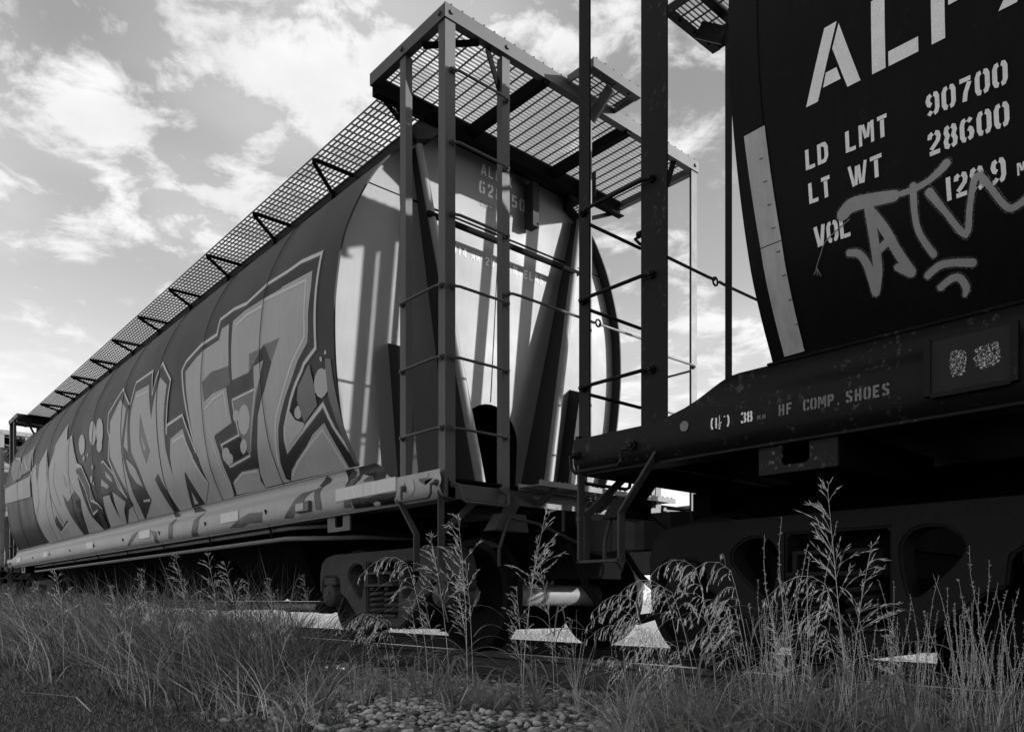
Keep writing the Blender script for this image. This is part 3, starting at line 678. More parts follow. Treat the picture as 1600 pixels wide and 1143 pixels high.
BODY_PAINT = [
('k', 'P', [(4.31, 2), (4.67, 3.01), (4.56, 3.09), (4.13, 3.17), (3.68, 3.17), (3.67, 3.33), (3.32, 3.34), (2.99, 3.3), (2.54, 3.36), (2.12, 3.34), (1.85, 3.34), (1.43, 3.29), (1.46, 3.13), (1.47, 2.99), (1.47, 2.79), (1.47, 2.65), (1.47, 2.49), (1.69, 2.41), (1.73, 2.37), (1.88, 2.27), (1.99, 2.17), (2.06, 2.09), (2.18, 1.96), (2.22, 1.86), (2.23, 1.77), (1.82, 1.9), (1.44, 2.03), (1.34, 1.83), (1.14, 1.51), (2.37, 1.52), (2.88, 1.52), (3.78, 1.51), (4.45, 1.5)]),
('f', 'P', [(3.27, 3.2), (2.99, 3.23), (2.6, 3.22), (2.19, 3.2), (2.16, 3.21), (1.58, 3.17), (1.57, 3.02), (1.59, 2.83), (1.59, 2.66), (1.61, 2.57), (1.8, 2.46), (1.8, 2.46), (1.94, 2.33), (2.1, 2.2), (2.21, 2.09), (2.3, 1.98), (2.35, 1.87), (2.44, 1.69), (2.45, 1.55), (2.37, 1.52), (2.92, 1.52), (2.92, 1.64), (2.85, 1.79), (2.74, 2.01), (2.68, 2.15), (2.56, 2.29), (2.49, 2.34), (2.3, 2.56), (2.28, 2.58), (2.12, 2.75), (2.45, 2.76), (2.78, 2.77), (2.8, 2.58), (3.2, 2.59), (3.22, 2.81)]),
('f', 'P', [(4.55, 2.97), (4.26, 3.05), (4.05, 3.09), (3.59, 3.09), (3.56, 3.2), (3.37, 3.2), (3.29, 2.83), (3.29, 2.75), (3.36, 2.55), (3.3, 2.19), (3.76, 2.14), (3.72, 1.96), (3.66, 1.65), (3.7, 1.52), (3.78, 1.51), (4.58, 1.51), (4.22, 1.69), (4.32, 2), (4.42, 2.48)]),
('k2', 'P', [(4.01, 2.74), (3.75, 2.79), (3.29, 2.75), (3.25, 2.58), (3.36, 2.55), (3.72, 2.56), (3.96, 2.52)]),
('f', 'P', [(3.6, 1.64), (3.29, 1.71), (2.91, 1.7), (2.97, 1.59), (2.92, 1.51), (3.63, 1.52)]),
('m', 'P', [(3.21, 2.4), (2.7, 2.4), (2.99, 1.83), (3.54, 1.79), (3.61, 2.02), (3.18, 2.05)]),
('f', 'P', [(2.69, 2.61), (2.47, 2.62), (2.57, 2.47), (2.67, 2.37), (2.97, 1.85), (2.97, 1.87), (2.7, 2.4)]),
('f', 'P', [(1.47, 1.89), (1.36, 1.64), (1.31, 1.51), (2.37, 1.52), (2.27, 1.61), (1.92, 1.73), (1.71, 1.83)]),
('k', 'P', [(3.72, 1.96), (3.78, 2.13), (3.19, 2.16), (3.15, 2.07), (3.61, 2.03), (3.54, 1.79), (3.01, 1.82), (2.89, 1.71), (3.28, 1.72), (3.66, 1.65)]),
('h', 0.035, [(4.31, 2), (4.67, 3.01), (4.56, 3.09), (4.13, 3.17), (3.68, 3.17), (3.67, 3.33), (3.32, 3.34), (2.99, 3.3), (2.54, 3.36), (2.12, 3.34), (1.85, 3.34), (1.45, 3.28), (1.46, 3.13), (1.47, 2.99), (1.47, 2.79), (1.47, 2.65), (1.47, 2.49), (1.69, 2.41), (1.73, 2.37), (1.88, 2.27), (1.99, 2.17), (2.06, 2.09), (2.18, 1.96), (2.22, 1.86), (2.23, 1.77), (1.82, 1.9), (1.44, 2.03), (1.34, 1.83), (1.14, 1.52)]),
('h', 0.03, [(3.19, 3.13), (2.92, 3.17), (2.55, 3.15), (2.55, 3.2), (1.68, 3.12), (1.67, 2.93), (1.66, 2.7), (1.66, 2.63), (1.86, 2.5), (1.93, 2.45), (2.12, 2.27), (2.32, 2.07), (2.39, 1.93), (2.49, 1.67)]),
('h', 0.025, [(2.31, 1.56), (2.13, 1.65), (1.81, 1.76), (1.53, 1.84), (1.43, 1.68), (1.35, 1.51)]),
('h', 0.025, [(3.98, 2.44), (3.73, 2.5), (3.43, 2.52), (3.39, 2.27)]),
('h', 0.02, [(3.86, 2.11), (3.73, 1.67)]),
('h', 0.025, [(3.56, 1.64), (3.3, 1.7), (2.97, 1.68)]),
('h', 0.02, [(3.23, 2.4), (2.7, 2.4)]),
('h', 0.02, [(3.23, 2.4), (3.16, 2.05), (3.63, 2.02), (3.54, 1.79), (3, 1.83)]),
('b', 'P', [(2.86, 2.15), (2.91, 2.08), (2.98, 2.04), (3.05, 2.03), (3.11, 2.06), (3.14, 2.12), (3.13, 2.19), (3.09, 2.26), (3.02, 2.3), (2.95, 2.31), (2.89, 2.28), (2.86, 2.22)]),
('b', 'P', [(3.11, 2.23), (3.12, 2.2), (3.16, 2.18), (3.19, 2.18), (3.22, 2.19), (3.24, 2.22), (3.24, 2.25), (3.22, 2.28), (3.19, 2.29), (3.15, 2.29), (3.12, 2.28), (3.1, 2.26)]),
('b', 'P', [(3.46, 1.9), (3.49, 1.87), (3.55, 1.85), (3.6, 1.85), (3.64, 1.86), (3.65, 1.89), (3.65, 1.93), (3.62, 1.96), (3.57, 1.98), (3.52, 1.98), (3.48, 1.97), (3.46, 1.94)]),
('b', 'P', [(3.41, 1.85), (3.44, 1.82), (3.5, 1.81), (3.55, 1.81), (3.59, 1.82), (3.61, 1.85), (3.6, 1.88), (3.57, 1.9), (3.52, 1.92), (3.47, 1.92), (3.42, 1.9), (3.4, 1.88)]),
('b', 'P', [(3.02, 1.92), (3.05, 1.89), (3.09, 1.87), (3.14, 1.86), (3.17, 1.88), (3.18, 1.9), (3.18, 1.94), (3.15, 1.97), (3.11, 1.99), (3.07, 2), (3.03, 1.98), (3.01, 1.95)]),
('b', 'P', [(1.3, 2.17), (1.33, 2.12), (1.39, 2.09), (1.45, 2.08), (1.51, 2.11), (1.54, 2.16), (1.54, 2.22), (1.51, 2.27), (1.45, 2.31), (1.39, 2.31), (1.33, 2.28), (1.3, 2.23)]),
('b', 'P', [(1.5, 2.17), (1.51, 2.15), (1.54, 2.14), (1.56, 2.14), (1.59, 2.15), (1.6, 2.17), (1.6, 2.19), (1.59, 2.2), (1.57, 2.21), (1.54, 2.21), (1.52, 2.2), (1.5, 2.19)]),
('b', 'P', [(1.29, 2.25), (1.3, 2.23), (1.32, 2.22), (1.34, 2.22), (1.36, 2.23), (1.37, 2.24), (1.37, 2.26), (1.36, 2.28), (1.34, 2.29), (1.32, 2.29), (1.3, 2.29), (1.29, 2.27)]),
('b', 'P', [(1.61, 2.09), (1.62, 2.08), (1.64, 2.07), (1.66, 2.07), (1.69, 2.07), (1.7, 2.09), (1.7, 2.11), (1.69, 2.13), (1.67, 2.14), (1.64, 2.14), (1.62, 2.13), (1.61, 2.11)]),
('b', 'P', [(1.68, 2.2), (1.68, 2.19), (1.69, 2.19), (1.7, 2.19), (1.71, 2.19), (1.71, 2.2), (1.71, 2.21), (1.71, 2.22), (1.7, 2.22), (1.69, 2.22), (1.68, 2.22), (1.68, 2.21)]),
('b', 'P', [(1.79, 2.11), (1.8, 2.1), (1.81, 2.1), (1.82, 2.1), (1.83, 2.1), (1.83, 2.11), (1.83, 2.12), (1.83, 2.13), (1.82, 2.13), (1.81, 2.13), (1.8, 2.13), (1.79, 2.12)]),
('b', 'P', [(1.83, 2.03), (1.84, 2), (1.87, 1.99), (1.9, 1.99), (1.93, 2), (1.95, 2.02), (1.95, 2.05), (1.93, 2.08), (1.9, 2.09), (1.87, 2.1), (1.84, 2.08), (1.83, 2.06)]),
('b', 'P', [(1.76, 2.02), (1.76, 2.01), (1.77, 2), (1.78, 2), (1.79, 2.01), (1.8, 2.02), (1.8, 2.03), (1.79, 2.03), (1.78, 2.04), (1.77, 2.04), (1.76, 2.04), (1.76, 2.03)]),
('b', 'P', [(1.29, 2.41), (1.3, 2.4), (1.3, 2.4), (1.31, 2.4), (1.32, 2.4), (1.33, 2.41), (1.33, 2.42), (1.32, 2.43), (1.32, 2.43), (1.31, 2.44), (1.3, 2.43), (1.29, 2.42)]),
('b', 'P', [(1.37, 2.38), (1.37, 2.37), (1.38, 2.36), (1.39, 2.36), (1.4, 2.37), (1.41, 2.38), (1.41, 2.39), (1.41, 2.4), (1.4, 2.4), (1.39, 2.4), (1.38, 2.4), (1.37, 2.39)]),
('b', 'P', [(8.96, 2.81), (8.96, 2.73), (9.03, 2.68), (9.13, 2.67), (9.22, 2.7), (9.31, 2.78), (9.36, 2.87), (9.35, 2.95), (9.29, 3), (9.2, 3.01), (9.09, 2.97), (9, 2.9)]),
('b', 'P', [(8.32, 2.88), (8.33, 2.79), (8.39, 2.73), (8.48, 2.72), (8.59, 2.76), (8.68, 2.84), (8.73, 2.95), (8.74, 3.05), (8.71, 3.11), (8.62, 3.12), (8.49, 3.07), (8.37, 2.98)]),
('b', 'P', [(7.92, 2.85), (7.93, 2.75), (7.99, 2.69), (8.09, 2.68), (8.19, 2.72), (8.28, 2.81), (8.33, 2.91), (8.33, 3.01), (8.3, 3.08), (8.2, 3.09), (8.07, 3.04), (7.97, 2.95)]),
('b', 'P', [(7.96, 2.65), (7.99, 2.6), (8.05, 2.58), (8.13, 2.57), (8.2, 2.6), (8.25, 2.64), (8.26, 2.69), (8.24, 2.74), (8.19, 2.77), (8.12, 2.78), (8.03, 2.75), (7.97, 2.7)]),
('b', 'P', [(8.98, 2.59), (8.99, 2.57), (9.02, 2.56), (9.05, 2.56), (9.08, 2.57), (9.09, 2.59), (9.09, 2.61), (9.08, 2.63), (9.05, 2.65), (9.02, 2.65), (9, 2.64), (8.98, 2.62)]),
('b', 'P', [(8.74, 2.62), (8.75, 2.61), (8.77, 2.6), (8.79, 2.6), (8.81, 2.6), (8.82, 2.61), (8.82, 2.63), (8.82, 2.64), (8.8, 2.65), (8.78, 2.65), (8.76, 2.64), (8.75, 2.63)]),
('b', 'P', [(8.62, 2.24), (8.65, 2.22), (8.68, 2.2), (8.72, 2.2), (8.75, 2.21), (8.76, 2.23), (8.75, 2.26), (8.72, 2.28), (8.69, 2.3), (8.66, 2.3), (8.63, 2.29), (8.62, 2.27)]),
('b', 'P', [(8.57, 2.17), (8.58, 2.16), (8.6, 2.15), (8.62, 2.15), (8.64, 2.16), (8.65, 2.17), (8.64, 2.18), (8.63, 2.19), (8.61, 2.2), (8.59, 2.2), (8.57, 2.19), (8.57, 2.18)]),
('b', 'P', [(8.48, 2.4), (8.49, 2.39), (8.52, 2.38), (8.55, 2.37), (8.58, 2.38), (8.6, 2.4), (8.61, 2.42), (8.59, 2.44), (8.57, 2.45), (8.53, 2.45), (8.5, 2.44), (8.48, 2.42)]),
('b', 'P', [(2.16, 1.98), (2.04, 2.09), (1.95, 1.99), (1.8, 1.94), (1.84, 1.9), (2.23, 1.77)]),
('m', 'P', [(1.32, 2.37), (1.23, 2.35), (1.22, 2.18), (1.14, 1.51), (1.2, 1.53), (1.26, 1.83), (1.33, 2.08)]),
('m', 'P', [(1.59, 2.39), (1.55, 2.24), (1.53, 2.04), (1.75, 1.96), (1.8, 1.94), (1.87, 2.15), (1.82, 2.25)]),
('k', 'P', [(5.2, 2.37), (5.15, 2.47), (4.63, 2.5), (4.33, 2), (4.22, 1.69), (4.51, 1.52), (5.37, 1.5), (5.18, 1.89), (5.24, 1.95)]),
('f', 'P', [(5.16, 2.11), (5.07, 2.3), (4.65, 2.35), (4.54, 2.1), (4.37, 1.9), (4.22, 1.69), (4.53, 1.51), (5.38, 1.5), (5.18, 1.89)]),
('k', 'P', [(4.8, 1.88), (4.76, 1.88), (4.53, 1.51), (4.96, 1.5)]),
('f', 'P', [(4.78, 1.67), (4.72, 1.53), (4.85, 1.53)]),
('h', 0.03, [(5.2, 2.37), (5.15, 2.47), (4.63, 2.5), (4.44, 2.21), (4.34, 2.04)]),
('h', 0.025, [(5.03, 2.26), (4.66, 2.28), (4.47, 2.02), (4.49, 1.99), (4.23, 1.7)]),
('k', 'P', [(6.64, 2.98), (6.5, 3.26), (5.8, 3.27), (5.7, 2.94), (5.59, 3.15), (5.45, 3.28), (5.01, 2.98), (5.12, 2.68), (5.2, 2.37), (5.24, 1.95), (5.4, 1.5), (7.54, 1.51), (7.16, 1.84)]),
('f', 'P', [(6.59, 2.69), (6.56, 2.9), (6.43, 3.12), (5.88, 3.1), (5.71, 2.64), (5.59, 2.9), (5.45, 3.1), (5.16, 2.95), (5.26, 2.55), (5.28, 2.21), (5.18, 1.89), (5.38, 1.5), (6.69, 1.51), (6.18, 1.7), (6.34, 2.07), (6.59, 2.37)]),
('k', 'P', [(5.83, 1.92), (5.67, 1.98), (5.37, 1.5), (5.59, 1.5)]),
('k2', 'P', [(6.15, 2.79), (5.84, 2.27), (6.04, 2.13), (6.23, 2.45)]),
('f', 'P', [(6.13, 2.49), (6.01, 2.33), (6.07, 2.3)]),
('k', 'P', [(6.58, 1.95), (6.32, 1.88), (6.18, 1.7), (6.47, 1.74), (6.63, 1.72)]),
('h', 0.03, [(6.62, 2.98), (6.5, 3.26), (5.81, 3.26), (5.7, 2.94), (5.59, 3.15), (5.45, 3.28), (5.03, 2.98), (5.12, 2.68), (5.2, 2.38)]),
('h', 0.025, [(6.39, 3.05), (5.87, 3.02)]),
('h', 0.02, [(5.34, 3.01), (5.34, 2.56), (5.37, 2.22), (5.27, 1.94)]),
('h', 0.02, [(6.82, 2.93), (6.81, 2.47), (6.73, 2.38)]),
('h', 0.025, [(6.5, 1.72), (6.24, 1.71)]),
('k', 'P', [(7.67, 2.41), (7.56, 2.71), (7.66, 2.82), (7.7, 3.06), (7.11, 3.3), (6.67, 3), (6.83, 2.43), (6.43, 1.91), (6.73, 1.51), (7.63, 1.51), (7.21, 1.73)]),
('f', 'P', [(7.54, 2.83), (7.56, 2.92), (7.15, 3.16), (6.81, 2.97), (6.86, 2.78), (6.97, 2.58), (6.97, 2.32), (6.84, 2), (6.74, 1.65), (6.74, 1.51), (7.5, 1.51), (7.22, 1.67), (6.94, 1.71), (7.07, 1.94), (7.58, 2.44), (7.57, 2.63)]),
('f', 'P', [(6.68, 2.97), (6.75, 2.76), (6.9, 2.48), (6.73, 2.38)]),
('f', 'P', [(6.86, 2.3), (6.49, 2.11), (6.32, 1.88), (6.55, 1.95), (6.77, 2.12)]),
('h', 0.03, [(7.12, 1.81), (7.67, 2.41), (7.56, 2.71), (7.66, 2.82), (7.7, 3.06), (7.11, 3.3), (6.67, 3)]),
('h', 0.02, [(6.83, 2.29), (6.51, 2.12)]),
('k', 'P', [(8.05, 2.41), (7.94, 2.42), (7.51, 2.19), (7.38, 1.99), (7.08, 1.81), (7.39, 1.68), (7.71, 2.05), (7.94, 1.96), (8.27, 1.99)]),
('f', 'P', [(7.91, 2.28), (7.65, 2.16), (7.61, 2.08), (7.88, 2.18)]),
('f', 'P', [(8.14, 2.19), (7.83, 2.06), (7.9, 2.02), (8.2, 2.1)]),
('f', 'P', [(8.21, 1.94), (7.87, 1.93), (7.75, 1.51), (8.38, 1.51)]),
('f', 'P', [(7.69, 1.96), (7.23, 1.78), (7.43, 1.68), (7.58, 1.51), (7.78, 1.51)]),
('h', 0.025, [(8.05, 2.41), (7.94, 2.42), (7.51, 2.19), (7.38, 1.99), (7.11, 1.82)]),
('f', 'P', [(13.15, 2.9), (12.71, 2.98), (12.49, 2.53), (12.32, 2.96), (11.79, 3.13), (11.67, 2.44), (11.48, 2.75), (11.2, 2.95), (11.08, 3.12), (10.35, 3.34), (10.19, 3.03), (9.89, 3.09), (9.46, 2.6), (9.21, 2.53), (8.83, 2.18), (8.91, 1.93), (8.65, 1.87), (8.42, 1.81), (8.56, 1.5), (12.61, 1.5), (12.72, 1.6), (12.93, 2.09), (12.99, 2.58)]),
('k', 'P', [(10.57, 2.21), (10.28, 2.06), (9.75, 2.19), (9.46, 2.03), (9.81, 2.04), (9.76, 1.88), (9.68, 1.5), (10.02, 1.5), (10.5, 2.03)]),
('k', 'P', [(11.45, 1.87), (11.28, 1.91), (11.12, 1.7), (10.67, 1.79), (10.6, 1.76), (11.37, 1.63), (11.54, 1.78)]),
('k', 'P', [(9.53, 2.5), (9.18, 2.49), (8.82, 2.14), (8.8, 1.92), (8.44, 1.85), (8.51, 1.5), (8.78, 1.5), (8.68, 1.79), (9.11, 1.72), (8.99, 2.07)]),
('k2', 'P', [(10.4, 2.52), (10.26, 2.48), (10.15, 2.33), (10.27, 2.27), (10.39, 2.37)]),
('k', 0.03, [(11.67, 2.44), (11.97, 2.12), (11.91, 1.5)]),
('k', 0.03, [(11.53, 2.33), (10.96, 1.74)]),
('k', 0.025, [(12.42, 2.86), (12.44, 2.29), (12.85, 2.03)]),
('k', 0.025, [(11, 2.81), (11.15, 2.48), (10.82, 2.02)]),
('k2', 0.02, [(10.16, 2.98), (10.14, 2.55), (9.74, 2.15)]),
('h', 0.03, [(13.07, 2.86), (12.71, 2.98), (12.47, 2.53), (12.28, 2.95), (11.79, 3.13), (11.65, 2.49), (11.46, 2.74), (11.17, 2.94), (11.06, 3.11), (10.38, 3.35), (10.19, 3.03), (9.89, 3.09), (9.48, 2.61)]),
('h', 0.03, [(9.47, 2.56), (9.18, 2.5), (8.81, 2.16), (8.89, 1.95), (8.57, 1.87), (8.44, 1.79)]),
('h', 0.025, [(11.39, 1.62), (10.65, 1.74), (10.3, 1.55)]),
('h', 0.025, [(9.81, 2.33), (9.42, 2.4), (9.08, 2.12), (8.98, 1.75), (8.68, 1.79)]),
('b2', 'P', [(15.91, 2.87), (13.15, 2.82), (13.16, 2.42), (15.92, 2.54)]),
('m', 'P', [(15.49, 3.22), (15.57, 3.45), (14.53, 3.34), (14.07, 2.9), (14.92, 2.91)]),
('m', 'P', [(14.16, 2.94), (14.32, 3.31), (13.49, 3.4), (13.2, 3.35), (13.16, 2.93)]),
('h', 0.03, [(15.27, 3.32), (15.36, 3.47), (14.64, 3.36), (14.09, 3.08), (14.26, 3.39), (13.6, 3.01), (13.26, 3.42), (12.95, 2.9)]),
]
SILL_PAINT = [
('s', 'P', [(5.705, 1.168), (5.689, 1.377), (5.585, 1.419), (5.529, 1.408), (5.52, 1.356), (5.543, 1.173)]),
('s', 'P', [(4.913, 1.158), (4.817, 1.332), (4.7, 1.381), (4.586, 1.428), (4.634, 1.346), (4.706, 1.152)]),
('k', 'P', [(4.955, 1.515), (4.74, 1.517), (4.55, 1.432), (4.93, 1.439)]),
('k', 'P', [(5.648, 1.498), (5.493, 1.5), (5.401, 1.439), (5.596, 1.435)]),
('s', 'P', [(3.765, 1.177), (3.487, 1.25), (3.245, 1.292), (2.93, 1.278), (2.932, 1.184), (3.06, 1.182), (3.256, 1.19), (3.43, 1.166)]),
('s', 'P', [(2.461, 1.177), (2.214, 1.338), (2.127, 1.381), (1.85, 1.39), (1.954, 1.362), (2.089, 1.282), (2.283, 1.169)]),
('s', 'P', [(6.395, 1.325), (6.174, 1.303), (6.099, 1.16), (6.246, 1.153), (6.271, 1.231)]),
('s', 'P', [(7.441, 1.182), (7.187, 1.319), (6.903, 1.359), (7.076, 1.279), (7.335, 1.177)]),
('k', 'P', [(1.858, 1.418), (1.708, 1.493), (1.639, 1.456), (1.65, 1.437), (1.732, 1.412), (1.791, 1.397)]),
('s', 'P', [(1.818, 1.203), (1.88, 1.398), (1.779, 1.405), (1.709, 1.194)]),
('k', 'P', [(1.502, 1.553), (1.389, 1.515), (1.326, 1.511), (1.264, 1.515), (1.205, 1.461), (1.254, 1.428), (1.304, 1.409), (1.326, 1.352), (1.349, 1.406), (1.269, 1.445), (1.326, 1.507)]),
('s', 'P', [(1.328, 1.344), (1.254, 1.428), (1.185, 1.435), (1.191, 1.336), (1.226, 1.176), (1.334, 1.178)]),
('k', 'P', [(1.172, 1.503), (0.907, 1.511), (0.801, 1.442), (0.711, 1.351), (0.872, 1.344), (0.922, 1.386), (0.891, 1.427), (0.926, 1.454), (1.04, 1.468), (1.132, 1.437), (1.17, 1.35), (1.197, 1.345)]),
('k', 'P', [(1.209, 1.236), (1.11, 1.235), (1.039, 1.175), (0.948, 1.226), (0.898, 1.17), (0.793, 1.233), (0.696, 1.18), (0.544, 1.226), (0.613, 1.15), (1.188, 1.162)]),
('s', 'P', [(1.063, 1.371), (1.028, 1.404), (0.953, 1.399), (0.891, 1.35), (1.026, 1.358)]),
('b', 'P', [(0.31, 1.237), (0.316, 1.208), (0.341, 1.189), (0.369, 1.184), (0.388, 1.194), (0.403, 1.217), (0.409, 1.248), (0.403, 1.277), (0.384, 1.297), (0.359, 1.302), (0.334, 1.291), (0.316, 1.268)]),
('b', 'P', [(-0.021, 1.255), (-0.015, 1.231), (0.003, 1.214), (0.027, 1.21), (0.05, 1.219), (0.068, 1.24), (0.075, 1.266), (0.068, 1.291), (0.05, 1.307), (0.027, 1.311), (0.003, 1.301), (-0.015, 1.281)]),
('b', 'P', [(0.442, 1.271), (0.445, 1.262), (0.451, 1.256), (0.46, 1.254), (0.469, 1.258), (0.475, 1.265), (0.478, 1.275), (0.475, 1.284), (0.469, 1.29), (0.46, 1.291), (0.451, 1.288), (0.445, 1.28)]),
('b', 'P', [(0.137, 1.307), (0.139, 1.299), (0.145, 1.293), (0.154, 1.292), (0.162, 1.295), (0.168, 1.302), (0.17, 1.311), (0.168, 1.32), (0.162, 1.325), (0.154, 1.326), (0.145, 1.323), (0.139, 1.316)]),
('b', 'P', [(0.787, 1.164), (0.807, 1.157), (0.834, 1.153), (0.86, 1.153), (0.88, 1.157), (0.887, 1.164), (0.886, 1.172), (0.874, 1.18), (0.851, 1.184), (0.824, 1.184), (0.801, 1.18), (0.787, 1.172)]),
('b', 'P', [(0.5, 1.166), (0.518, 1.159), (0.543, 1.155), (0.567, 1.154), (0.583, 1.158), (0.588, 1.165), (0.588, 1.174), (0.577, 1.182), (0.556, 1.187), (0.533, 1.187), (0.512, 1.182), (0.5, 1.175)]),
('s', 'P', [(0.255, 1.29), (0.177, 1.288), (0.084, 1.277), (0.177, 1.264), (0.171, 1.239), (0.237, 1.267)]),
]
DROOP = [(2.68, 3.77, 0.88), (2.99, 2.16, 0.72), (2.91, 2.29, 0.65), (2.92, 1.95, 0.8), (3.0, 1.82, 0.79), (2.78, 1.94, 0.69), (2.87, 1.73, 0.62), (2.69, 2.03, 0.53), (2.84, 1.75, 0.49), (2.72, 1.73, 0.48), (2.97, 1.37, 0.72), (2.86, 1.34, 0.55), (2.81, 2.05, 0.29), (2.71, 2.07, 0.24), (2.15, 4.78, 0.42), (1.69, 5.86, 0.4), (2.69, 4.3, 0.4), (3.07, 1.85, 0.55), (3.12, 1.8, 0.34), (3.08, 1.93, 0.63), (2.39, 1.81, 0.43), (2.57, 2.04, 0.51), (2.49, 1.76, 0.47), (2.38, 1.96, 0.4), (2.62, 1.91, 0.38), (2.66, 2.1, 0.59), (2.3, 3.57, 0.52), (2.47, 4.05, 0.47), (2.42, 3.7, 0.49), (2.64, 3.97, 0.3), (2.37, 5.07, 0.53), (3.21, 6.43, 0.51), (1.84, 5.11, 0.49), (2.58, 6.9, 0.54), (1.86, 5.92, 0.61), (2.18, 4.76, 0.34), (2.35, 4.77, 0.46), (2.12, 6.09, 0.46)]
UPRIGHT = [(2.77, 3.69, 0.99, 1), (2.73, 3.46, 1.08, 1), (2.82, 3.51, 0.83, 1), (2.84, 3.1, 1.1, 0), (2.96, 1.38, 1.05, 1), (2.96, 1.38, 0.83, 0), (2.48, 6.49, 1.0, 1), (2.6, 6.38, 0.92, 1), (2.47, 7.17, 1.0, 1), (2.33, 7.96, 0.9, 1), (2.39, 6.98, 0.79, 1), (2.45, 6.11, 0.78, 0), (1.69, 10.53, 0.78, 1), (1.93, 10.33, 0.85, 1), (2.07, 9.53, 0.77, 1), (2.24, 9.38, 0.72, 1), (2.48, 5.29, 0.65, 1), (1.61, 9.27, 0.69, 1), (3.19, 3.05, 0.51, 1), (2.83, 3.9, 0.64, 1), (2.73, 3.45, 0.69, 1), (2.69, 3.88, 0.62, 1), (3.15, 3.36, 0.53, 1), (2.91, 3.19, 0.47, 1), (3.08, 3.11, 0.85, 1), (2.81, 3.09, 0.68, 1), (3.05, 3.05, 0.44, 1), (3.09, 1.42, 0.55, 1), (3.04, 1.46, 0.39, 0), (2.94, 1.15, 0.55, 1), (2.76, 1.57, 0.53, 0), (2.72, 1.48, 0.53, 1), (2.81, 1.42, 0.42, 1), (3.34, 7.32, 0.82, 1), (3.69, 8.74, 0.63, 1), (1.35, 6.53, 0.79, 1), (2.09, 5.65, 0.57, 1), (3.5, 8.12, 0.6, 1), (1.96, 6.29, 0.56, 1), (3.92, 7.62, 0.87, 1), (1.72, 6.44, 0.69, 1), (3.19, 7.48, 0.78, 1), (2.53, 5.6, 0.57, 1), (1.93, 6.34, 0.59, 1), (2.94, 6.13, 0.56, 1), (2.91, 9.34, 0.77, 1), (2.58, 8.29, 0.48, 1), (1.83, 7.01, 0.51, 1), (2.87, 9.03, 0.55, 1)]
WEEDS = [(2.94, 1.67, 0.98), (2.91, 1.56, 0.94), (2.89, 1.71, 0.73), (2.87, 1.6, 0.7), (2.97, 1.51, 0.62), (3.01, 1.34, 0.63), (3.08, 1.27, 0.7), (3.15, 1.22, 0.72), (3.07, 1.15, 0.56), (3.11, 1.12, 0.65), (3.16, 1.07, 0.69), (3.2, 1.04, 0.67), (3.23, 1.01, 0.78), (3.26, 0.98, 0.83), (3.18, 0.92, 0.62), (3.22, 0.89, 0.66), (3.23, 0.88, 0.56), (3.12, 1.24, 0.61), (2.97, 1.77, 0.64), (2.99, 1.75, 0.62), (2.95, 1.79, 0.6), (3.05, 2.91, 0.57), (2.99, 2.83, 0.45), (2.56, 4.28, 0.42), (3.08, 1.01, 0.52), (2.94, 1.26, 0.5), (3.08, 1.08, 0.5), (3.14, 0.96, 0.5), (2.79, 1.57, 0.52), (3.11, 1.19, 0.58), (2.96, 1.17, 0.37), (2.57, 1.48, 0.49), (3.45, 1.01, 0.46), (3.01, 1.36, 0.62), (3.36, 0.99, 0.52), (3.29, 1.1, 0.62), (2.98, 1.34, 0.46), (2.82, 1.37, 0.38), (3.37, 1.0, 0.42), (2.75, 1.26, 0.44), (3.34, 0.9, 0.63), (3.2, 0.95, 0.56), (2.74, 1.33, 0.5), (3.1, 1.22, 0.43), (2.8, 1.27, 0.53), (3.06, 1.4, 0.4), (3.11, 1.34, 0.52), (2.86, 1.53, 0.36), (3.17, 1.31, 0.52), (3.06, 1.18, 0.59), (3.04, 2.9, 0.45), (3.17, 2.65, 0.42), (3.09, 2.65, 0.47), (3.33, 2.74, 0.24), (2.98, 2.68, 0.28)]
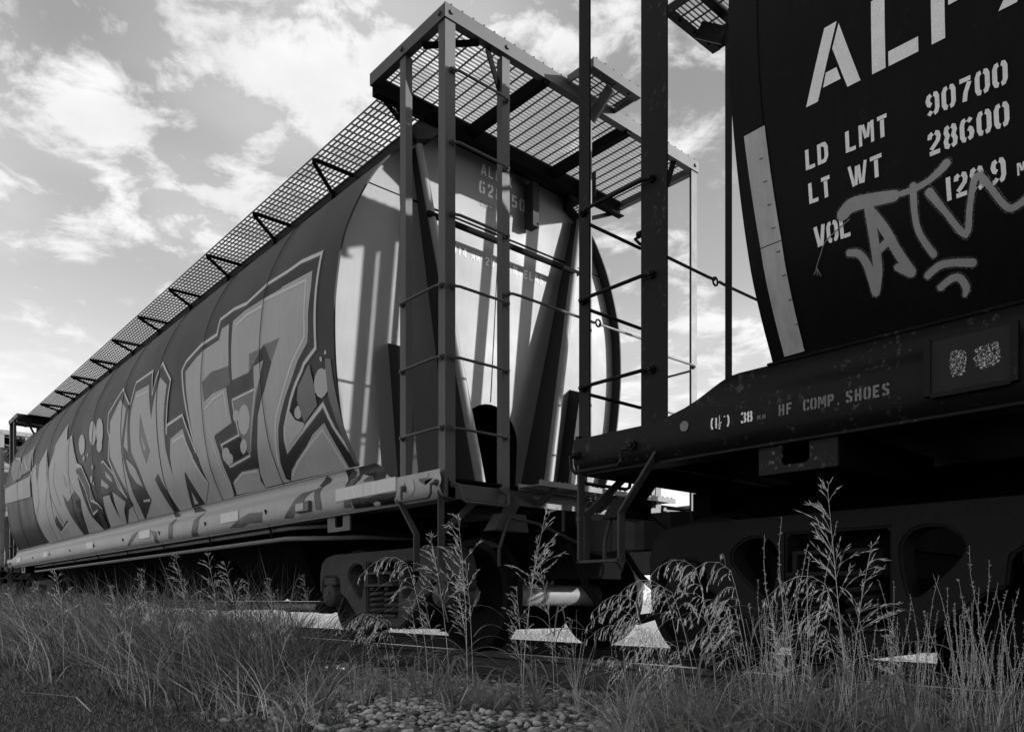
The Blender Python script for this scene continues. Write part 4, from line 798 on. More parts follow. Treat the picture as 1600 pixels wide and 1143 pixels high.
CLUMPS = [(2.65, 3.53, 0.45), (2.65, 3.27, 0.41), (2.67, 3.11, 0.39), (2.63, 3.82, 0.39), (2.89, 3.05, 0.41), (2.49, 3.94, 0.34), (2.26, 4.14, 0.22), (2.02, 3.82, 0.18), (2.7, 1.89, 0.52), (2.73, 1.72, 0.49), (2.77, 1.55, 0.53), (2.75, 1.44, 0.51), (2.84, 1.36, 0.54), (2.51, 1.51, 0.41), (2.64, 1.94, 0.4), (2.77, 1.28, 0.44), (2.41, 1.6, 0.38), (3.12, 1.28, 0.4), (2.06, 1.77, 0.46), (2.68, 1.62, 0.28), (2.46, 1.8, 0.44), (2.45, 2.09, 0.31), (2.53, 1.94, 0.47), (2.52, 2.02, 0.37), (2.66, 1.55, 0.44), (2.49, 1.54, 0.36), (2.55, 1.27, 0.33), (2.49, 1.85, 0.41), (2.46, 1.58, 0.52), (2.88, 1.5, 0.43), (3.45, 1.06, 0.44), (3.09, 0.94, 0.38), (2.75, 1.38, 0.39), (2.89, 1.46, 0.45), (3.12, 1.25, 0.43), (3.16, 0.99, 0.46), (2.44, 1.57, 0.38), (3.32, 1.18, 0.49), (2.51, 1.8, 0.45), (2.06, 1.72, 0.47), (3.25, 0.95, 0.37), (2.98, 1.42, 0.34), (3.18, 0.94, 0.45), (2.52, 1.44, 0.43), (3.12, 1.35, 0.43), (2.53, 1.62, 0.37), (2.63, 1.31, 0.43), (2.42, 1.96, 0.45), (2.97, 1.46, 0.39), (2.26, 1.49, 0.44), (2.9, 1.1, 0.51), (2.24, 1.49, 0.47), (3.04, 0.96, 0.4), (2.92, 1.05, 0.57), (2.79, 1.48, 0.52), (2.57, 3.39, 0.34), (2.9, 3.25, 0.28), (3.12, 3.14, 0.17), (2.45, 3.75, 0.4), (2.61, 3.4, 0.34), (2.56, 3.22, 0.28)]

# ------------------------------------------------------------------ the setting
def ground_mat():
    m = bpy.data.materials.new('track_side_ground'); m.use_nodes = True; t = m.node_tree; t.nodes.clear()
    out = nd(t, 'ShaderNodeOutputMaterial'); p = nd(t, 'ShaderNodeBsdfPrincipled', Roughness=.95); p.inputs['Specular IOR Level'].default_value = .1
    lk(t, p.outputs[0], out.inputs[0]); c = nd(t, 'ShaderNodeTexCoord'); s = nd(t, 'ShaderNodeSeparateXYZ'); lk(t, c.outputs['Object'], s.inputs[0])
    n1_ = nd(t, 'ShaderNodeTexNoise', Scale=1.1, Detail=6., Roughness=.65); lk(t, c.outputs['Object'], n1_.inputs['Vector'])
    n2_ = nd(t, 'ShaderNodeTexNoise', Scale=40., Detail=5., Roughness=.7); lk(t, c.outputs['Object'], n2_.inputs['Vector'])
    vo = nd(t, 'ShaderNodeTexVoronoi', Scale=26.); lk(t, c.outputs['Object'], vo.inputs['Vector'])
    x = math_n(t, 'ADD', s.outputs[0], math_n(t, 'MULTIPLY', math_n(t, 'SUBTRACT', n1_.outputs[0], .5), 1.6))
    def ramp_(a, b):
        k = nd(t, 'ShaderNodeMapRange'); lk(t, x, k.inputs[0]); k.inputs[1].default_value = a; k.inputs[2].default_value = b; return k.outputs[0]
    def mixv(f, a, b): return math_n(t, 'ADD', math_n(t, 'MULTIPLY', a, math_n(t, 'SUBTRACT', 1., f)), math_n(t, 'MULTIPLY', b, f))
    soil = math_n(t, 'MULTIPLY', n2_.outputs[0], .09); bal = math_n(t, 'MULTIPLY_ADD', vo.outputs[1], .14, .03); yard = math_n(t, 'MULTIPLY', math_n(t, 'MULTIPLY_ADD', n2_.outputs[0], .55, .22), math_n(t, 'MULTIPLY_ADD', n1_.outputs[0], 1.0, .5))
    v = mixv(ramp_(6.9, 7.5), mixv(ramp_(1.9, 2.4), soil, bal), yard)
    cb = nd(t, 'ShaderNodeCombineColor')
    for i in range(3): lk(t, v, cb.inputs[i])
    lk(t, cb.outputs[0], p.inputs['Base Color'])
    b = nd(t, 'ShaderNodeBump', Strength=.7, Distance=.03); lk(t, math_n(t, 'ADD', n2_.outputs[0], vo.outputs[0]), b.inputs['Height']); lk(t, b.outputs[0], p.inputs['Normal'])
    return m
GZ = -.20
xs = sorted(set([-900, -300, -100, -40, -15] + [-6 + .5 * i for i in range(33)] + [12, 16, 25, 50, 100, 300, 900])); ys = sorted(set([-900, -300, -100, -40, -15] + [-6 + .5 * i for i in range(60)] + [28, 40, 80, 160, 300, 900]))
def gz(x, y):
    bump_ = .02 * math.sin(x * 2.1 + .7 * y) + .02 * math.sin(y * 1.3 - x)
    return GZ + (bump_ if x < 2.6 else 0)
mb = MB(); mb.add([(x, y, gz(x, y)) for y in ys for x in xs], [(j * len(xs) + i, j * len(xs) + i + 1, (j + 1) * len(xs) + i + 1, (j + 1) * len(xs) + i) for j in range(len(ys) - 1) for i in range(len(xs) - 1)])
tag(mb.build('ground', ground_mat(), None, True), 'dusty gravel yard and weedy soil along the railway track', 'ground', kind='structure')

# the track: rails and ties
trk = empty('railway_track', (XC, 5, 0)); tag(trk, 'rusty steel railway track under the hopper cars', 'track')
def rail_profile(): return [(-.07, -.18), (.07, -.18), (.07, -.168), (.012, -.15), (.010, -.05), (.036, -.035), (.036, -.004), (.032, -.002), (-.032, -.002), (-.036, -.004), (-.036, -.035), (-.010, -.05), (-.012, -.15), (-.07, -.168)]
for s in (-1, 1):
    mb = MB(); pr_ = rail_profile(); n = len(pr_)
    mb.add([(s * .7535 + x, -60, z) for x, z in pr_] + [(s * .7535 + x, 140, z) for x, z in pr_], [(i, (i + 1) % n, n + (i + 1) % n, n + i) for i in range(n)] + [tuple(range(n)), tuple(range(n, 2 * n))])
    r = mb.build('rail', M['rail'], trk)
    mb = MB().box(s * .7535 - .026, s * .7535 + .026, -60, 140, -.0022, -.0005); mb.build('rail_head', M['railtop'], r)
tie0 = MB().box(-1.28, 1.28, -.11, .11, -.33, -.181); t0 = tie0.build('tie', M['tie'], trk, bevel=.012)
for k in range(54):
    t = t0 if k == 0 else t0.copy()
    if k: COL.objects.link(t); t.parent = trk
    t.location = (random.uniform(-.02, .02), -9 + .56 * k, 0); t.rotation_euler = (0, 0, random.uniform(-.015, .015))

# ------------------------------------------------------------------ the cars
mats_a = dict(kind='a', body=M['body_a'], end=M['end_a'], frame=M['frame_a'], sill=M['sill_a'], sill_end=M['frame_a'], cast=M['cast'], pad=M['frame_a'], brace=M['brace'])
mats_b = dict(kind='b', body=M['body_b'], end=M['end_b'], frame=M['frame_b'], sill=M['frame_b'], sill_end=M['frame_b'], cast=M['cast_b'], pad=M['pad_b'], brace=M['end_b'])
mats_c = dict(kind='a', body=M['body_c'], end=M['body_c'], frame=M['body_c'], sill=M['body_c'], sill_end=M['body_c'], cast=M['cast'], pad=M['frame_a'], brace=M['brace'])
LEN = 17.01
A = Car('hopper_car', 4.39, 4.39 + LEN, mats_a, 1.45, 'grey cylindrical grain hopper car covered in silver block-letter graffiti')
B = Car('hopper_car', 3.10 - LEN, 3.10, mats_b, 1.33, 'dark grain hopper car with white stencil lettering and a scrawled tag')
Cc = Car('hopper_car', 4.39 + LEN + 1.29, 4.39 + 2 * LEN + 1.29, mats_c, 1.45, 'pale weathered hopper car coupled beyond the graffiti-covered hopper car')
for c in (A, B, Cc):
    build_body(c)
    for w in ('lo', 'hi'):
        build_end(c, w)

# ------------------------------------------------------------------ paint on the graffiti car
body_map = surf_map(ZL, WL, lambda e: e - LEN / 2)
sill_map = surf_map(SZ, SW, lambda e: e - LEN / 2)
for i, (tone, kind, pts) in enumerate(BODY_PAINT):
    pl = pts if kind == 'P' else stroke_poly(pts, kind)
    if tone == 'h': decal('overspray', [[(e, max(z, 1.503)) for e, z in stroke_poly(pts, kind + .035)]], body_map, ZL, .0045 + .0001 * i, M['mist_h'], A.root)
    decal('graffiti_shape' if kind == 'P' else 'graffiti_line', [[(e, max(z, 1.503)) for e, z in pl]], body_map, ZL, .005 + .0001 * i, M['g_' + tone], A.root)
for i, (tone, kind, pts) in enumerate(SILL_PAINT):
    decal('graffiti_shape', [[(e, min(max(z, 1.145), 1.497)) for e, z in pts]], sill_map, SZ, .002 + .0002 * i, M['g_' + tone], A.root)
def sill_plate(e0, e1, z0, z1, m=None):
    mb = MB().box(-1.5535, -1.546, e0 - LEN / 2, e1 - LEN / 2, z0, z1); return mb.build('reflector_plate', m or M['reflect'], A.root)
for e0, e1 in ((.552, 1.006), (1.009, 1.463), (3.51, 3.98), (6.41, 6.87), (9.3, 9.7), (12.6, 13.0), (15.3, 15.8)): sill_plate(e0, e1, 1.238, 1.342)
mb = MB().box(-1.58, -1.546, 1.90 - LEN / 2, 2.16 - LEN / 2, 1.20, 1.29); q = mb.build('placard_holder', M['g_s'], A.root, bevel=.004)
MB().box(-1.583, -1.5805, 1.99 - LEN / 2, 2.14 - LEN / 2, 1.215, 1.28).build('placard_card', M['reflect_b'], q)
# reporting marks on its end sheet
PA = A.end_fn('lo')
def end_map(u, z, off): return PA(u, e_rim(min(z, 4.4)) + .10 - .002 - off, z)
def end_text(s, x, z, h, m, th=.17): decal('stencil_lettering', text_polys(s, x, z, h, th=th, gap=.32), end_map, [1.5], .001, m, A.root)
end_text('ALB', -.22, 4.345, .10, M['letter_end']); end_text('X', .10, 4.345, .10, M['letter_end'])
end_text('628', -.235, 4.175, .115, M['letter_end'], .2); end_text('50', .165, 4.175, .115, M['letter_end'], .2)
end_text('CORR', -.22, 4.06, .055, M['letter_worn']); end_text('D-5', .03, 4.06, .055, M['letter_worn']); end_text('914', -.52, 3.55, .075, M['letter_pale']); end_text('MM', -.30, 3.55, .05, M['letter_pale']); end_text('2V', -.13, 3.55, .075, M['letter_pale']); end_text('N.', .22, 3.56, .08, M['letter_pale']); end_text('ELAS', .36, 3.56, .08, M['letter_pale'])

# ------------------------------------------------------------------ lettering and marks on the dark car
bmap = surf_map(ZL, WL, lambda e: LEN / 2 - e); bsill = surf_map(SZ, SW, lambda e: LEN / 2 - e)
def rect(e0, e1, z0, z1): return [(e0, z0), (e1, z0), (e1, z1), (e0, z1)]
zb, zt = 2.453, 2.73
big = [[(1.506, zb), (1.557, zb), (1.64, zt), (1.589, zt)], [(1.648, zt - .012), (1.731, zb), (1.679, zb), (1.621, 2.631)], [(1.593, 2.55), (1.637, 2.55), (1.653, 2.497), (1.58, 2.497)],
       rect(1.776, 1.827, zb, zt), rect(1.838, 1.946, zb, zb + .054), rect(1.992, 2.038, zb, zt),
       [(2.05, zt), (2.12, zt), (2.155, zt - .03), (2.155, 2.60), (2.12, 2.562), (2.05, 2.562), (2.05, 2.61), (2.09, 2.61), (2.105, 2.625), (2.105, 2.67), (2.09, 2.682), (2.05, 2.682)],
       [(2.208, zb), (2.264, zb), (2.318, 2.56), (2.29, 2.60)], [(2.34, 2.60), (2.366, 2.645), (2.41, zt), (2.354, zt), (2.315, 2.645)], [(2.208, zt), (2.264, zt), (2.41, zb), (2.354, zb)]]
decal('stencil_lettering', big, bmap, ZL, .003, M['letter'], B.root)
def bt(s, e, z, h=.08, m='letter', mp_=None, lv=None, gap=.15, w=.5, th=.19): decal('stencil_lettering', text_polys(s, e, z, h, w, th, gap), mp_ or bmap, lv or ZL, .003, M[m], B.root)
bt('LD', 1.495, 2.206); bt('LMT', 1.664, 2.206); bt('90700', 1.968, 2.205, w=.5, gap=.185)
bt('LT', 1.50, 2.071); bt('WT', 1.667, 2.071, w=.62); bt('28600', 1.968, 2.07, w=.5, gap=.185)
bt('VOL', 1.51, 1.895, w=.52); bt('128', 2.006, 1.895); bt('9', 2.168, 1.895); bt('M', 2.245, 1.897, .04); bt('.', 2.152, 1.897)
sm_ = lambda *a, **k: bt(*a, mp_=bsill, lv=SZ, **k)
sm_('(1', .915, 1.245, .05); sm_('1', .965, 1.275, .028, th=.14); sm_('-', .963, 1.254, .028, w=.9, th=.2); sm_('2', .966, 1.238, .024); sm_('"', .994, 1.27, .024); sm_(')', 1.01, 1.245, .05); sm_('38', 1.09, 1.245, .05); sm_('MM', 1.174, 1.245, .022, m='letter_worn', gap=.4)
sm_('HF', 1.282, 1.246, .05, m='letter_worn', gap=.25); sm_('COMP.', 1.40, 1.246, .05, m='letter_worn', gap=.16); sm_('SHOES', 1.59, 1.246, .05, m='letter_worn', gap=.25, th=.2)
# spray tag
TAGS = [([(1.635, 1.984), (1.672, 2.004), (1.748, 1.996), (1.836, 1.98)], [.05, .055, .05, .04]),
 ([(1.644, 1.834), (1.68, 1.820), (1.703, 1.783), (1.717, 1.73), (1.724, 1.668)], [.026, .028, .030, .034, .032]),
 ([(1.726, 1.665), (1.745, 1.74), (1.747, 1.836), (1.738, 1.97)], [.03, .036, .034, .036]),
 ([(1.742, 1.958), (1.791, 1.872), (1.826, 1.786), (1.867, 1.699)], [.034, .036, .034, .036]), ([(1.858, 1.70), (1.82, 1.73)], .026), ([(1.805, 1.832), (1.755, 1.808)], .03),
 ([(1.862, 1.978), (1.91, 1.978), (1.96, 1.987), (2.003, 2.007), (2.024, 2.022)], [.02, .024, .022, .028, .032]), ([(1.906, 1.989), (1.904, 1.895), (1.914, 1.82), (1.954, 1.735)], [.026, .022, .022, .024]),
 ([(1.961, 1.947), (2.011, 1.86), (2.069, 1.768), (2.092, 1.855), (2.11, 1.924), (2.13, 1.94), (2.163, 1.887), (2.191, 1.833), (2.22, 1.803), (2.27, 1.818)], [.03, .02, .022, .02, .022, .024, .02, .02, .022, .022]),
 ([(1.924, 1.672), (1.967, 1.692), (2.015, 1.689), (2.08, 1.670)], [.026, .026, .024, .028]), ([(1.963, 1.620), (2.002, 1.638), (2.031, 1.633), (2.048, 1.598), (2.041, 1.574)], [.024, .024, .024, .026, .016])]
def spline(pts, w, k=5):
    W_ = w if isinstance(w, (list, tuple)) else [w] * len(pts); P_ = []; Q = []
    for i in range(len(pts) - 1):
        p0 = Vector(pts[max(i - 1, 0)]); p1 = Vector(pts[i]); p2 = Vector(pts[i + 1]); p3 = Vector(pts[min(i + 2, len(pts) - 1)])
        for j in range(k):
            t = j / k; P_.append(tuple(.5 * ((2 * p1) + (p2 - p0) * t + (2 * p0 - 5 * p1 + 4 * p2 - p3) * t * t + (3 * p1 - p0 - 3 * p2 + p3) * t**3))); Q.append(W_[i] * (1 - t) + W_[i + 1] * t)
    P_.append(tuple(pts[-1])); Q.append(W_[-1]); return P_, Q
for i, (pts, w) in enumerate(TAGS):
    p, q = spline(pts, w)
    decal('tag_mist', [stroke_poly(p, [a + .014 for a in q], 5)], bmap, ZL, .0036 + .0001 * i, M['mist'], B.root)
    decal('tag_stroke', [stroke_poly(p, q, 6)], bmap, ZL, .0052 + .0001 * i, M['tag'], B.root)
p, q = spline([(1.50, 1.815), (1.525, 1.86), (1.56, 1.91), (1.66, 1.955)], .004); decal('scratch', [stroke_poly(p, q)], bmap, ZL, .007, M['letter_worn'], B.root)
for k in range(3): decal('scratch', [stroke_poly([(1.505, 1.818), (1.488 + .014 * k, 1.797 - .006 * k)], .004)], bmap, ZL, .007 + .0002 * k, M['letter_worn'], B.root)
# reflective stripe, dot, card board
decal('reflective_stripe', [[(1.218, 2.46), (1.318, 2.464), (1.363, 1.974), (1.263, 1.972)]], bmap, ZL, .006, M['reflect_b'], B.root)
decal('reflective_stripe', [[(1.263, 1.968), (1.363, 1.970), (1.387, 1.522), (1.29, 1.520)]], bmap, ZL, .006, M['reflect_b'], B.root)
for k in range(8): decal('stripe_mark', [rect(1.288 + .012 * k, 1.306 + .012 * k, 2.33 - .1 * k, 2.334 - .1 * k)], bmap, ZL, .0066, M['black'], B.root)
decal('reflector_dot', [[(.768 + .026 * math.cos(a * .3142), 1.286 + .026 * math.sin(a * .3142)) for a in range(20)]], bsill, SZ, .004, M['letter_worn'], B.root)
mb = MB().box(-1.565, -1.547, LEN / 2 - 2.20, LEN / 2 - 1.93, 1.215, 1.412); bd = mb.build('card_board', M['wood'], B.root)
for e0, e1 in ((1.905, 1.93), (2.20, 2.225)): MB().box(-1.572, -1.545, LEN / 2 - e1, LEN / 2 - e0, 1.205, 1.42).build('board_frame', M['frame_b'], bd)
MB().box(-1.572, -1.545, LEN / 2 - 2.20, LEN / 2 - 1.93, 1.196, 1.214).build('board_frame', M['frame_b'], bd)
def blob(cx_, cz_, rx, rz, n=30):
    q = []
    for k in range(n):
        a_ = 2 * math.pi * k / n; u, w_ = math.cos(a_), math.sin(a_); f = (abs(u)**3.5 + abs(w_)**3.5)**(-1 / 3.5) * random.uniform(.84, 1.06)
        q.append((-1.5662, LEN / 2 - (cx_ + rx * u * f), cz_ + rz * w_ * f))
    return q
for cx_, cz_, rx, rz in ((2.025, 1.308, .031, .052), (2.125, 1.316, .045, .045)):
    pts = blob(cx_, cz_, rx, rz); MB().add(pts, [tuple(range(len(pts)))]).build('chalk_mark', M['chalk'], bd)

# ------------------------------------------------------------------ gravel, grass and weeds
F_seed = foliage('dry_seed_heads', .85, .2, .3); F_stem = foliage('pale_grass_stems', .7, .3, .2); F_leaf = foliage('grass_leaves', .34, .95, .4)
F_mass = foliage('rank_grass', .18, .95, .4); F_lawn = foliage('mown_lawn', .22, .6, .3); F_weed = foliage('dusty_weeds', .38, .6, .3); F_far = foliage('sunlit_yard_grass', .3, .5, .4)
def mesh_np(name, V, T, m, label=None, cat=None, kind=None, parent=None):
    me = bpy.data.meshes.new(name); me.vertices.add(len(V)); me.vertices.foreach_set('co', V.astype(np.float32).ravel())
    me.loops.add(len(T) * 3); me.loops.foreach_set('vertex_index', T.astype(np.int32).ravel())
    me.polygons.add(len(T)); me.polygons.foreach_set('loop_start', np.arange(0, 3 * len(T), 3, dtype=np.int32))
    me.update(calc_edges=True); me.materials.append(m); me.validate()
    o = bpy.data.objects.new(name, me); COL.objects.link(o); o.parent = parent
    return tag(o, label, cat, None, kind)
def blades(xy, h, lean, width, az=None, droop=.35):
    n = len(xy); az = RNG.uniform(0, 2 * np.pi, n) if az is None else az
    d = np.stack([np.cos(az), np.sin(az)], 1); wd = RNG.uniform(0, 2 * np.pi, n); w = np.stack([np.cos(wd), np.sin(wd)], 1) * width[:, None] / 2
    V = np.zeros((n, 7, 3)); base_z = np.array([gz(x, y) for x, y in xy]) - .01
    for k, t in enumerate((0, .35, .7, 1.0)):
        c = xy + d * (lean * h * t**1.9)[:, None]; z = base_z + h * (t - droop * lean * t**2.4)
        if k < 3:
            f = (1., .85, .55)[k]; V[:, 2 * k, :2] = c - w * f; V[:, 2 * k + 1, :2] = c + w * f; V[:, 2 * k, 2] = z; V[:, 2 * k + 1, 2] = z
        else: V[:, 6, :2] = c; V[:, 6, 2] = z
    T = np.array([(0, 1, 3), (0, 3, 2), (2, 3, 5), (2, 5, 4), (4, 5, 6)]); T = (T[None] + (np.arange(n) * 7)[:, None, None]).reshape(-1, 3)
    return V.reshape(-1, 3), T
def scatter(n, x0, x1, y0, y1, keep=None):
    p = np.stack([RNG.uniform(x0, x1, n), RNG.uniform(y0, y1, n)], 1)
    return p if keep is None else p[keep(p[:, 0], p[:, 1])]
def depth(x, y): return .664 * x + .748 * y
def nz2(x, y): return .5 + .25 * np.sin(2.3 * x + 1.1 * y) + .25 * np.sin(3.1 * y - 1.7 * x + 1.)
def tufts(nc, x0, x1, y0, y1, keep, per, spread):
    """blade positions gathered in tufts, and the outward direction of each blade"""
    ctr = scatter(nc, x0, x1, y0, y1, keep); k = RNG.integers(per[0], per[1], len(ctr)); idx = np.repeat(np.arange(len(ctr)), k)
    off = RNG.normal(0, 1, (len(idx), 2)) * (spread * RNG.uniform(.5, 1.5, len(ctr)))[idx][:, None]
    return ctr[idx] + off, np.arctan2(off[:, 1], off[:, 0]) + RNG.normal(0, .7, len(idx)), RNG.uniform(.55, 1.15, len(ctr))[idx]
# rank grass band between the lawn and the track
def edge(y): return np.maximum(1.5 - .09 * (y - 3.5), .95) + .08 * np.sin(y * 2.3)      # lawn / rank grass boundary
def gravel_edge(y): return np.where(y < 6.5, 1.75 + .42 * (y - 3.3), 3.1)
def in_rank(x, y): return (x > edge(y) + .12 * RNG.standard_normal(len(x))) & (x < gravel_edge(y) + .12 * RNG.standard_normal(len(x))) & (depth(x, y) > 3.4) & (RNG.random(len(x)) < np.clip(1.45 - .065 * y, .25, 1))
p, az, sc = tufts(1900, .7, 3.45, 3.0, 24, in_rank, (18, 80), .04)
n = len(p); tallf = np.clip((p[:, 0] - edge(p[:, 1])) / .9 + .25, .25, 1.0) * np.clip((depth(p[:, 0], p[:, 1]) - 2.2) / 3.4, .4, 1)
V, T = blades(p, RNG.uniform(.35, 1.1, n) * sc * tallf * .92, RNG.uniform(.1, 1.7, n), RNG.uniform(.0028, .008, n) * (1 + .06 * p[:, 1]), az=np.where(RNG.random(n) < .4, RNG.normal(2.4, .8, n), az))
mesh_np('rank_grass', V, T, F_mass, 'thick rank grass growing between the mown lawn and the track', 'grass', 'stuff')
p = scatter(5200, .7, 3.45, 3.0, 20, lambda x, y: (x > edge(y) + .1) & (x < gravel_edge(y)) & (depth(x, y) > 3.6)); n = len(p)
V, T = blades(p, RNG.uniform(.25, .9, n) * np.clip((depth(p[:, 0], p[:, 1]) - 2.2) / 3.4, .4, 1), RNG.uniform(.2, 1.5, n), RNG.uniform(.0022, .0045, n) * (1 + .05 * p[:, 1]), az=RNG.normal(2.4, 1.2, n))
mesh_np('dry_grass', V, T, F_stem, 'pale dry blades arching out of the rank grass', 'grass', 'stuff')
p, az, sc = tufts(420, .7, 3.45, 3.0, 16, in_rank, (4, 14), .05); n = len(p)
V, T = blades(p, RNG.uniform(.25, .7, n) * sc * np.clip((depth(p[:, 0], p[:, 1]) - 2.2) / 3.4, .4, 1), RNG.uniform(.4, 1.9, n), RNG.uniform(.008, .015, n), az=az)
mesh_np('broad_grass', V, T, F_leaf, 'broad arching leaves standing out of the rank grass', 'grass', 'stuff')
# lawn
p = scatter(90000, -1.2, 2.2, 2.6, 13, lambda x, y: (x < edge(y) + .25) & (depth(x, y) > 3.2) & (x * .748 - y * .664 > -.75 * depth(x, y)) & (RNG.random(len(x)) < np.clip(1.4 - .09 * y, .3, 1)))
n = len(p); V, T = blades(p, RNG.uniform(.02, .055, n), RNG.uniform(.2, 1.1, n), RNG.uniform(.003, .006, n))
mesh_np('lawn', V, T, F_lawn, 'short mown lawn in front of the rank grass', 'grass', 'stuff')
# tufts on the ballast shoulder and under the dark car
p, az, sc = tufts(60, 1.7, 3.5, 2.2, 6.2, lambda x, y: (depth(x, y) > 3.9) & (x > gravel_edge(y) - .2), (6, 34), .035); n = len(p)
V, T = blades(p, RNG.uniform(.08, .36, n) * sc, RNG.uniform(.2, 1.4, n), RNG.uniform(.003, .009, n), az=az)
mesh_np('shoulder_grass', V, T, F_leaf, 'sparse leafy tufts rooted in the gravel shoulder below the graffiti car', 'grass', 'stuff')
p, az, sc = tufts(150, 1.8, 3.5, .1, 2.5, lambda x, y: (depth(x, y) > 2.7) & (x * .748 - y * .664 > .14 * depth(x, y)), (5, 32), .045); n = len(p)
V, T = blades(p, RNG.uniform(.08, .5, n) * sc, RNG.uniform(.2, 1.8, n), RNG.uniform(.003, .011, n), az=az)
mesh_np('trackside_grass', V, T, F_leaf, 'tangled leafy tufts in front of the dark car truck', 'grass', 'stuff')
p, az, sc = tufts(55, 2.0, 3.3, .1, 2.4, lambda x, y: (depth(x, y) > 2.7) & (x * .748 - y * .664 > .2 * depth(x, y)), (5, 22), .04); n = len(p)
V, T = blades(p, RNG.uniform(.2, .62, n) * sc, RNG.uniform(.05, .6, n), RNG.uniform(.002, .0045, n), az=az)
mesh_np('weed_thicket', V, T, F_weed, 'thin wiry weed stems standing in front of the dark car truck', 'weeds', 'stuff')
# sunlit grass on the far side
p = scatter(9000, 6.7, 10, -2, 20, lambda x, y: nz2(x, y) > .45); n = len(p)
V, T = blades(p, RNG.uniform(.06, .26, n), RNG.uniform(.2, .9, n), RNG.uniform(.006, .014, n)); mesh_np('yard_grass', V, T, F_far, 'sunlit dry grass on the far side of the track', 'grass', 'stuff')
# gravel
def stones(n, x0, x1, y0, y1, r0, r1, keep):
    p = scatter(n, x0, x1, y0, y1, keep); n = len(p)
    t = (1 + 5**.5) / 2; ico = np.array([(-1, t, 0), (1, t, 0), (-1, -t, 0), (1, -t, 0), (0, -1, t), (0, 1, t), (0, -1, -t), (0, 1, -t), (t, 0, -1), (t, 0, 1), (-t, 0, -1), (-t, 0, 1)]) / 1.9
    tri = np.array([(0, 11, 5), (0, 5, 1), (0, 1, 7), (0, 7, 10), (0, 10, 11), (1, 5, 9), (5, 11, 4), (11, 10, 2), (10, 7, 6), (7, 1, 8), (3, 9, 4), (3, 4, 2), (3, 2, 6), (3, 6, 8), (3, 8, 9), (4, 9, 5), (2, 4, 11), (6, 2, 10), (8, 6, 7), (9, 8, 1)])
    r = RNG.uniform(0, 1, n)**2.2 * (r1 - r0) + r0; sc = RNG.uniform(.65, 1.25, (n, 3)); sc[:, 2] *= .6
    V = ico[None] * (1 + RNG.uniform(-.42, .3, (n, 12, 1))) * (sc * r[:, None])[:, None, :]
    a = RNG.uniform(0, 6.28, n); ca, sa = np.cos(a)[:, None], np.sin(a)[:, None]
    V = np.stack([V[..., 0] * ca - V[..., 1] * sa, V[..., 0] * sa + V[..., 1] * ca, V[..., 2]], -1)
    base = np.array([gz(x, y) for x, y in p]); V[..., 0] += p[:, :1]; V[..., 1] += p[:, 1:]; V[..., 2] += (base + r * RNG.uniform(.1, .5, n))[:, None]
    return V.reshape(-1, 3), (tri[None] + (np.arange(n) * 12)[:, None, None]).reshape(-1, 3)
def stone_mat():
    m = foliage('mixed_gravel', .27, .95, 0., .8); return m
V, T = stones(26000, 1.5, 3.75, .3, 8.5, .006, .033, lambda x, y: (depth(x, y) > 2.7) & ((x > 1.7 + .10 * (y - 3)) | (RNG.random(len(x)) < .25)))
mesh_np('gravel', V, T, stone_mat(), 'loose mixed gravel along the near side of the track', 'gravel', 'stuff')

# single tall plants
LEFT = math.atan2(.664, -.748)
def leaf_mb(L, w, rise, az, z0, droop=.9):
    mb = MB(); d = Vector((math.cos(az), math.sin(az), 0)); s = Vector((-d.y, d.x, 0)); vs_ = []; k = 7
    for i in range(k + 1):
        t = i / k; p_ = d * (L * (.75 * t + .2 * t * t)) + Vector((0, 0, z0 + L * rise * (t - droop * t * t))); ww = w * (math.sin(math.pi * min(t * .9 + .12, 1))**.7) / 2
        vs_ += [p_ - s * ww + Vector((0, 0, ww * .35)), p_, p_ + s * ww + Vector((0, 0, ww * .35))]
    fs = []
    for i in range(k): a = 3 * i; fs += [(a, a + 1, a + 4, a + 3), (a + 1, a + 2, a + 5, a + 4)]
    return mb.add(vs_, fs)
def spikelet(mb, p_, d, L, w):
    d = d.normalized(); a = d.cross(Vector((.3, .5, .8))).normalized() * w; b = d.cross(a).normalized() * w; q = p_ + d * L; m_ = p_ + d * L * .4
    mb.add([p_, m_ + a, m_ + b, m_ - a, m_ - b, q], [(0, 1, 2), (0, 2, 3), (0, 3, 4), (0, 4, 1), (5, 2, 1), (5, 3, 2), (5, 4, 3), (5, 1, 4)])
